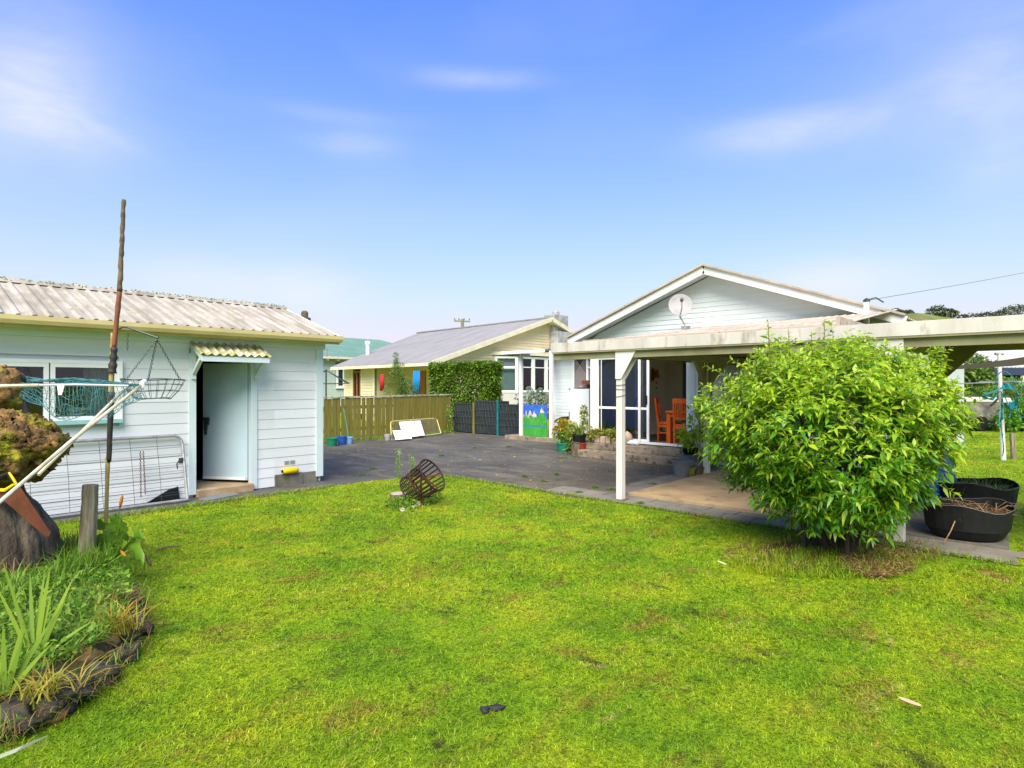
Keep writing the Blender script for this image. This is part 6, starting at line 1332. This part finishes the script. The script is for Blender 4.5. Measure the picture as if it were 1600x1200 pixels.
for k in range(16):
    a_ = random.uniform(0, 6.28); p = cA+RVv*.28*math.cos(a_)+FVv*.18*math.sin(a_)+Vector((0, 0, .31)); q = p+RVv*random.uniform(-.3, .3)+FVv*random.uniform(-.2, .2)+Vector((0, 0, random.uniform(0, .14))); mb.tube([p, (p+q)/2+Vector((0, 0, .05)), q], .0028, 4)
mb.build('dry_stalks', m_drytwig, tA); mb = MB(); mb.tube([cA-RVv*.30+Vector((0, 0, .24))-FVv*.22, cA-RVv*.40-FVv*.3+Vector((0, 0, .16)), cA-RVv*.47-FVv*.3+Vector((0, 0, .04))], .006, 5); mb.build('hanging_stalk', m_drytwig, tA)
tB, _ = halftub('rear black tub planter holding a pool of water weeds', G(1528, 803)+Vector((0, 0, .03)), .45, rad(-47), 'weed')
cB2 = G(1528, 803); n = 160; P = np.array(cB2)+np.stack([rng.normal(0, .13, n), rng.normal(0, .13, n), np.full(n, .29)], 1); rsh = fast('rushes', blades(P, rng.normal(0, 1, (n, 3)), rng.uniform(.1, .3, n), .004, .4), BT, 0, m_aloe, tB); rsh['kind'] = 'stuff'
tpw = MB(); c = G(1455, 792); vs = []
bt = thing('blue_barrel', 'bright blue plastic drum partly covered, standing behind the big shrub', 'barrel', tuple(G(1452, 800))); c = G(1466, 800); c = c+FVv*.3
mb = MB(); mb.lathe(c, [(.26, 0), (.28, .04), (.285, .25), (.295, .28), (.285, .31), (.285, .66), (.27, .74), (.20, .77), (.02, .78)], 26, sx=1.25); mb.build('drum', m_tarp, bt)
mb = MB(); mb.prism([c+Vector((0, 0, 0))+RVv*.18-FVv*.25, c+RVv*.40-FVv*.18, c+RVv*.36-FVv*.08+Vector((0, 0, .62)), c+RVv*.12-FVv*.2+Vector((0, 0, .82))], tuple(FVv*.03)); mb.build('loose_sheet', m_tarp, bt)
o = MB(); o.tube([Q(1471, 730, 7.8), Q(1471, 695, 7.8)], .02, 8); tag(o.build('short_stake', m_terr), 'short orange brown stake poking out behind the blue drum', 'stake')
# clothes pole with hose
wp_ = thing('washing_line_pole', 'white clothes line pole with crossbar, draped in teal hose', 'pole', tuple(G(1567, 719))); g0 = G(1568, 719); tpz = 2.35
tp_ = Q(1561, 553, 13.25)
mb = MB(); mb.tube([g0, g0.lerp(tp_, .5), tp_], [.05, .04, .035], 10); mb.build('mast', m_whitetarp, wp_)
mb = MB(); mb.tube([tp_-RVv*.09, tp_+RVv*.09], .03, 8); mb.tube([Q(1564, 597, 13.3)-FVv*.5, Q(1564, 597, 13.3)+FVv*.6], .025, 8); mb.build('crossbar', m_galv, wp_)
ho = thing('garden_hose', 'tangled teal hose hung in coils on the white clothes pole', 'hose', tuple(Q(1566, 620, 13.2))); mb = MB()
def hq(pts, d, r=.010): mb.tube([Q(x, y, d+.05*math.sin(i)) for i, (x, y) in enumerate(pts)], r, 5)
def smooth(pts, n=6):
    out = []
    for i in range(len(pts)-1):
        p0, p1, p2, p3 = pts[max(0, i-1)], pts[i], pts[i+1], pts[min(len(pts)-1, i+2)]
        for k in range(n):
            t = k/n; out.append(tuple(.5*((2*p1[j])+(-p0[j]+p2[j])*t+(2*p0[j]-5*p1[j]+4*p2[j]-p3[j])*t*t+(-p0[j]+3*p1[j]-3*p2[j]+p3[j])*t**3) for j in (0, 1)))
    return out+[pts[-1]]
for k in range(7):
    j = k*1.6; hq(smooth([(1564+k*.4, 606), (1552-j, 611+k), (1537+j*.6, 617+k*.8), (1537+j, 623), (1552, 621+k*.6), (1564, 612), (1567, 640+k*2), (1563, 660-k)]), 13.1-.03*k)
    hq(smooth([(1566, 603+k*.7), (1578+k, 600+k*1.4), (1588+k*.7, 612+k), (1590, 628-k), (1580-k, 640-k*1.2), (1568, 634), (1566, 622)]), 13.05-.03*k)
hq(smooth([(1555, 606), (1558, 588), (1568, 580), (1582, 588), (1597, 606), (1612, 625)]), 13.0, .010)
hq(smooth([(1566, 615), (1564, 660), (1568, 700), (1566, 712)]), 13.0, .012); hq(smooth([(1570, 620), (1578, 640), (1576, 655), (1566, 652)]), 13.0)
hq(smooth([(1589, 630), (1588, 645), (1597, 652), (1612, 648)]), 13.0); hq(smooth([(1562, 640), (1558, 650), (1563, 665), (1567, 680)]), 13.0)
mb.build('hose_coil', m_teal, ho)
mb = MB(); mb.tube([Q(1440, 604, 12.6), Q(1480, 600, 13), Q(1564, 597.5, 13.3), Q(1640, 596, 13.6)], .012, 5); tag(mb.build('clothes_line', m_galv), 'taut grey clothes line stretched across to the white pole', 'clothes line')
mb = MB(); a = G(1584, 718); mb.beam(a, Q(1581.5, 677, 13.3), .09, .06, up=tuple(FVv)); tag(mb.build('timber_stake', m_wood), 'leaning brown timber stake in the grass right of the white pole', 'post')
# sagging canvas strip
mb = MB(); pts = [Q(1462, 577, 11.2), Q(1500, 573.5, 11.1), Q(1540, 570, 11.0), Q(1580, 566, 10.9), Q(1640, 558, 10.8)]; vs = []
for i, p in enumerate(pts):
    h_ = (.03, .055, .075, .10, .13)[i]; vs += [p+Vector((0, 0, h_*.6)), p-Vector((0, 0, h_*.7))]
mb.add(vs, [(2*i, 2*i+2, 2*i+3, 2*i+1) for i in range(4)]); o = mb.build('canvas_strip', m_canvas); o.modifiers.new('s', 'SOLIDIFY').thickness = .03; tag(o, 'dark sagging canvas strip strung across beyond the carport', 'canvas strip')
# covered trailer
cv = thing('covered_trailer', 'low trailer load under grey and white tarpaulin at the back hedge', 'trailer', tuple(G(1520, 668))); c = Q(1520, 602, 21.5); c.z = 0
def rv(a, b, z): return c+RVv*a+FVv*b+Vector((0, 0, z))
mb = MB(); mb.prism([rv(-1.4, 0, .35), rv(-1.35, 0, .95), rv(-1.1, 0, 1.12), rv(.9, 0, 1.10), rv(1.1, 0, .8), rv(.75, 0, .35)], tuple(FVv*1.6)); mb.build('tarpaulin', m_greytarp, cv, bevel=.05)
mb = MB(); mb.prism([rv(-1.45, -.03, 1.0), rv(-1.2, -.03, 1.22), rv(1.35, -.03, 1.20), rv(1.45, -.03, .98), rv(1.0, -.03, 1.03), rv(-1.1, -.03, 1.05)], tuple(FVv*1.65)); mb.build('white_cover', m_whitetarp, cv, bevel=.04)
mb = MB(); mb.prism([rv(-1.3, .05, .12), rv(.9, .05, .12), rv(.9, .05, .36), rv(-1.3, .05, .36)], tuple(FVv*1.4)); mb.build('chassis', m_dark, cv)
for a_ in (-.6, .3): mb = MB(); mb.lathe(rv(a_, -.02, .28), [(.05, -.02), (.26, 0), (.28, .06), (.26, .15), (.05, .16)], 18, Matrix((tuple(RVv), (0, 0, 1), tuple(FVv))).transposed()); mb.build('wheel', m_black, cv)
mb = MB()
for q in (((1490, 622), (1502, 634)), ((1505, 622), (1512, 634)), ((1548, 634), (1560, 622))): mb.tube([Q(q[0][0], q[0][1], 21.2), Q(q[1][0], q[1][1], 21.2)], .04, 5)
mb.build('strap', m_black, cv)
def tree(name, label, base, cls, trunkh, leaf, mat, per, group=None, ratio=.5):
    t = thing(name, label, name.split('_')[-1], tuple(base), group); clump_foliage('crown', cls, per, leaf, mat, t, ratio)
    mb = MB(); b_ = Vector(base)
    for k in range(4): e = Vector(cls[(k*7) % len(cls)][0]); mb.tube([b_, b_.lerp(e, .4)+Vector((0, 0, trunkh*.2)), e], [.12, .07, .02], 7)
    mb.build('trunk', m_stick, t); return t
def px_cl(xs, ys, d, n, r, dd=1.2): return [(tuple(Q(random.uniform(*xs), random.uniform(*ys), d+random.uniform(-dd, dd))), (r*random.uniform(.7, 1.2),)*2+(r*.6,)) for _ in range(n)]
b0 = Q(1490, 602, 27); b0.z = 0
tree('broad_tree', 'broad green tree behind the carport, left of the lilac roof', b0, px_cl((1440, 1545), (552, 600), 27, 42, .55), 1.5, .20, m_treeleaf, 130)
b0 = Q(1440, 602, 24); b0.z = 0
tree('broad_tree', 'green tree nearest the house, mostly behind the big shrub', b0, px_cl((1405, 1475), (555, 625), 24, 22, .5), 1.5, .18, m_treeleaf, 120)
b0 = Q(1580, 602, 30); b0.z = 0
tree('low_shrub', 'low pale green shrub under the lilac roofed building', b0, px_cl((1530, 1640), (600, 622), 28, 26, .5), .6, .18, m_weed, 110)
b0 = Q(1540, 640, 24); b0.z = 0
tree('low_shrub', 'grassy green shrub behind the covered trailer', b0, px_cl((1500, 1620), (612, 640), 24.5, 30, .35, .5), .6, .22, m_conif, 110, ratio=.15)
t = thing('dark_hedge', 'dark low hedge bank at the far lawn edge behind the hose', 'hedge', tuple(G(1590, 668)))
clump_foliage('foliage', px_cl((1560, 1660), (632, 668), 21.3, 40, .35, .4)+px_cl((1480, 1560), (655, 670), 22.8, 20, .25, .3), 110, .12, m_old, t); mb = MB(); mb.tube([Q(1600, 670, 21.3), Q(1602, 640, 21.3)], .05, 6); mb.build('trunk', m_stick, t)
gr_ = thing('teal_shed', 'small teal shed glimpsed between the trees above the trailer', 'shed', tuple(Q(1520, 612, 33))[:2]+(0,)); c = Q(1520, 602, 33); c.z = 0
mb = MB(); mb.prism([c-RVv*1.0, c+RVv*.8, c+RVv*.8+FVv*2, c-RVv*1.0+FVv*2], (0, 0, 1.55)); mb.build('wall', m_fridges, gr_); mb = MB(); mb.prism([c-RVv*1.1-FVv*.1+Vector((0, 0, 1.56)), c+RVv*.9-FVv*.1+Vector((0, 0, 1.56)), c+RVv*.9+FVv*1+Vector((0, 0, 1.75)), c-RVv*1.1+FVv*1+Vector((0, 0, 1.75))], (0, 0, .04)); mb.build('roof', m_palewall, gr_)
# ================================================================ CAMERA, LIGHT, SKY
sc = bpy.context.scene
cam = bpy.data.cameras.new('camera'); co = bpy.data.objects.new('camera', cam); C.objects.link(co)
co.location = (0, 0, H); co.rotation_euler = (rad(90), 0, rad(43-90)); cam.lens = FP*36/1600; cam.sensor_width = 36
cam.shift_y = 2/1600; cam.clip_end = 3000; cam.clip_start = .05; sc.camera = co
sun = bpy.data.lights.new('sun', 'SUN'); so = bpy.data.objects.new('sun', sun); C.objects.link(so)
EL = rad(49); sd_ = Vector((-.84, -.55, 0)).normalized(); svec = Vector((sd_.x*math.cos(EL), sd_.y*math.cos(EL), math.sin(EL)))
so.rotation_euler = (-svec).to_track_quat('-Z', 'Y').to_euler(); sun.energy = SUN_E; sun.angle = rad(50); sun.color = (1, .90, .77)
w = bpy.data.worlds.new('World'); sc.world = w; w.use_nodes = True; nt = w.node_tree; nt.nodes.clear()
sky = nt.nodes.new('ShaderNodeTexSky'); sky.sky_type = 'NISHITA'; sky.sun_disc = False; sky.sun_elevation = EL; sky.sun_rotation = math.atan2(svec.x, svec.y)
sky.air_density = 1.0; sky.dust_density = .6; sky.ozone_density = 1.6
tc = nt.nodes.new('ShaderNodeTexCoord'); sp = nt.nodes.new('ShaderNodeSeparateXYZ'); nt.links.new(tc.outputs['Generated'], sp.inputs[0])
def m2(op, a, b=None, c=None):
    n = nt.nodes.new('ShaderNodeMath'); n.operation = op
    for i, v in enumerate((a, b, c)):
        if v is None: continue
        if hasattr(v, 'is_output'): nt.links.new(v, n.inputs[i])
        else: n.inputs[i].default_value = v
    return n.outputs[0]
az = m2('ARCTAN2', sp.outputs[1], sp.outputs[0]); el = m2('ARCSINE', sp.outputs[2])
cb = nt.nodes.new('ShaderNodeCombineXYZ'); nt.links.new(az, cb.inputs[0]); nt.links.new(m2('MULTIPLY', el, 2.6), cb.inputs[1])
nn = noise(nt, cb.outputs[0], 2.2, 5, .5, .35); nf = noise(nt, cb.outputs[0], 5.5, 6, .6, .5)
tot = None
def blob(px, py, wx, wy, amp):
    global tot
    a0 = rad(43)-math.atan((px-800)/FP); e0 = math.atan(-(py-HZ)/FP*math.cos(math.atan((px-800)/FP)))
    s = wx/FP*math.cos(math.atan((px-800)/FP))**2; t = wy/FP
    u = m2('DIVIDE', m2('SUBTRACT', az, a0), s); v = m2('DIVIDE', m2('SUBTRACT', el, e0), t)
    g = m2('MULTIPLY', m2('EXPONENT', m2('MULTIPLY', m2('ADD', m2('MULTIPLY', u, u), m2('MULTIPLY', v, v)), -1)), amp)
    tot = g if tot is None else m2('ADD', tot, g)
for b_ in ((40, 160, 170, 75, .55), (95, 195, 110, 28, .5), (745, 124, 85, 13, .5), (1215, 206, 120, 22, .55), (1400, 190, 240, 40, .32), (1570, 120, 130, 50, .45), (1560, 250, 90, 40, .4), (560, 225, 70, 18, .3), (520, 180, 120, 12, .22), (1290, 445, 130, 34, .9), (310, 450, 110, 40, .6), (480, 455, 90, 40, .7), (1500, 20, 260, 60, .25), (60, 60, 130, 90, .25)):
    blob(*b_)
shape = m2('ADD', m2('MULTIPLY', nf, 1.5), -.05)
mask = m2('MULTIPLY', m2('MULTIPLY', tot, shape), .95)
gen = m2('MULTIPLY', m2('MAXIMUM', m2('SUBTRACT', nn, .5), 0), .35)
rest = m2('MINIMUM', m2('ADD', mask, gen), .85)
haze = m2('MINIMUM', m2('MULTIPLY', m2('EXPONENT', m2('MULTIPLY', m2('MAXIMUM', el, 0), HAZE_F)), 1.3), 1.0)
SK = SKY_S
sc1 = nt.nodes.new('ShaderNodeVectorMath'); sc1.operation = 'MULTIPLY'; nt.links.new(sky.outputs[0], sc1.inputs[0]); sc1.inputs[1].default_value = SKY_T
mn_ = nt.nodes.new('ShaderNodeVectorMath'); mn_.operation = 'MINIMUM'; nt.links.new(sc1.outputs[0], mn_.inputs[0]); mn_.inputs[1].default_value = (.58/SK, .54/SK, .60/SK)
c1 = mixc(nt, haze, mn_.outputs[0], tuple(v/SK for v in HAZE_C)); c2 = mixc(nt, rest, c1, tuple(v/SK for v in CLOUD_C))
bg = nt.nodes.new('ShaderNodeBackground'); bg.inputs[1].default_value = SK; nt.links.new(c2, bg.inputs[0])
wo = nt.nodes.new('ShaderNodeOutputWorld'); nt.links.new(bg.outputs[0], wo.inputs[0])
sc.view_settings.view_transform = 'Standard'; sc.view_settings.look = 'None'; sc.view_settings.exposure = EXPO; sc.view_settings.gamma = 1
sc.cycles.use_denoising = True; sc.cycles.max_bounces = 8; sc.cycles.transparent_max_bounces = 12
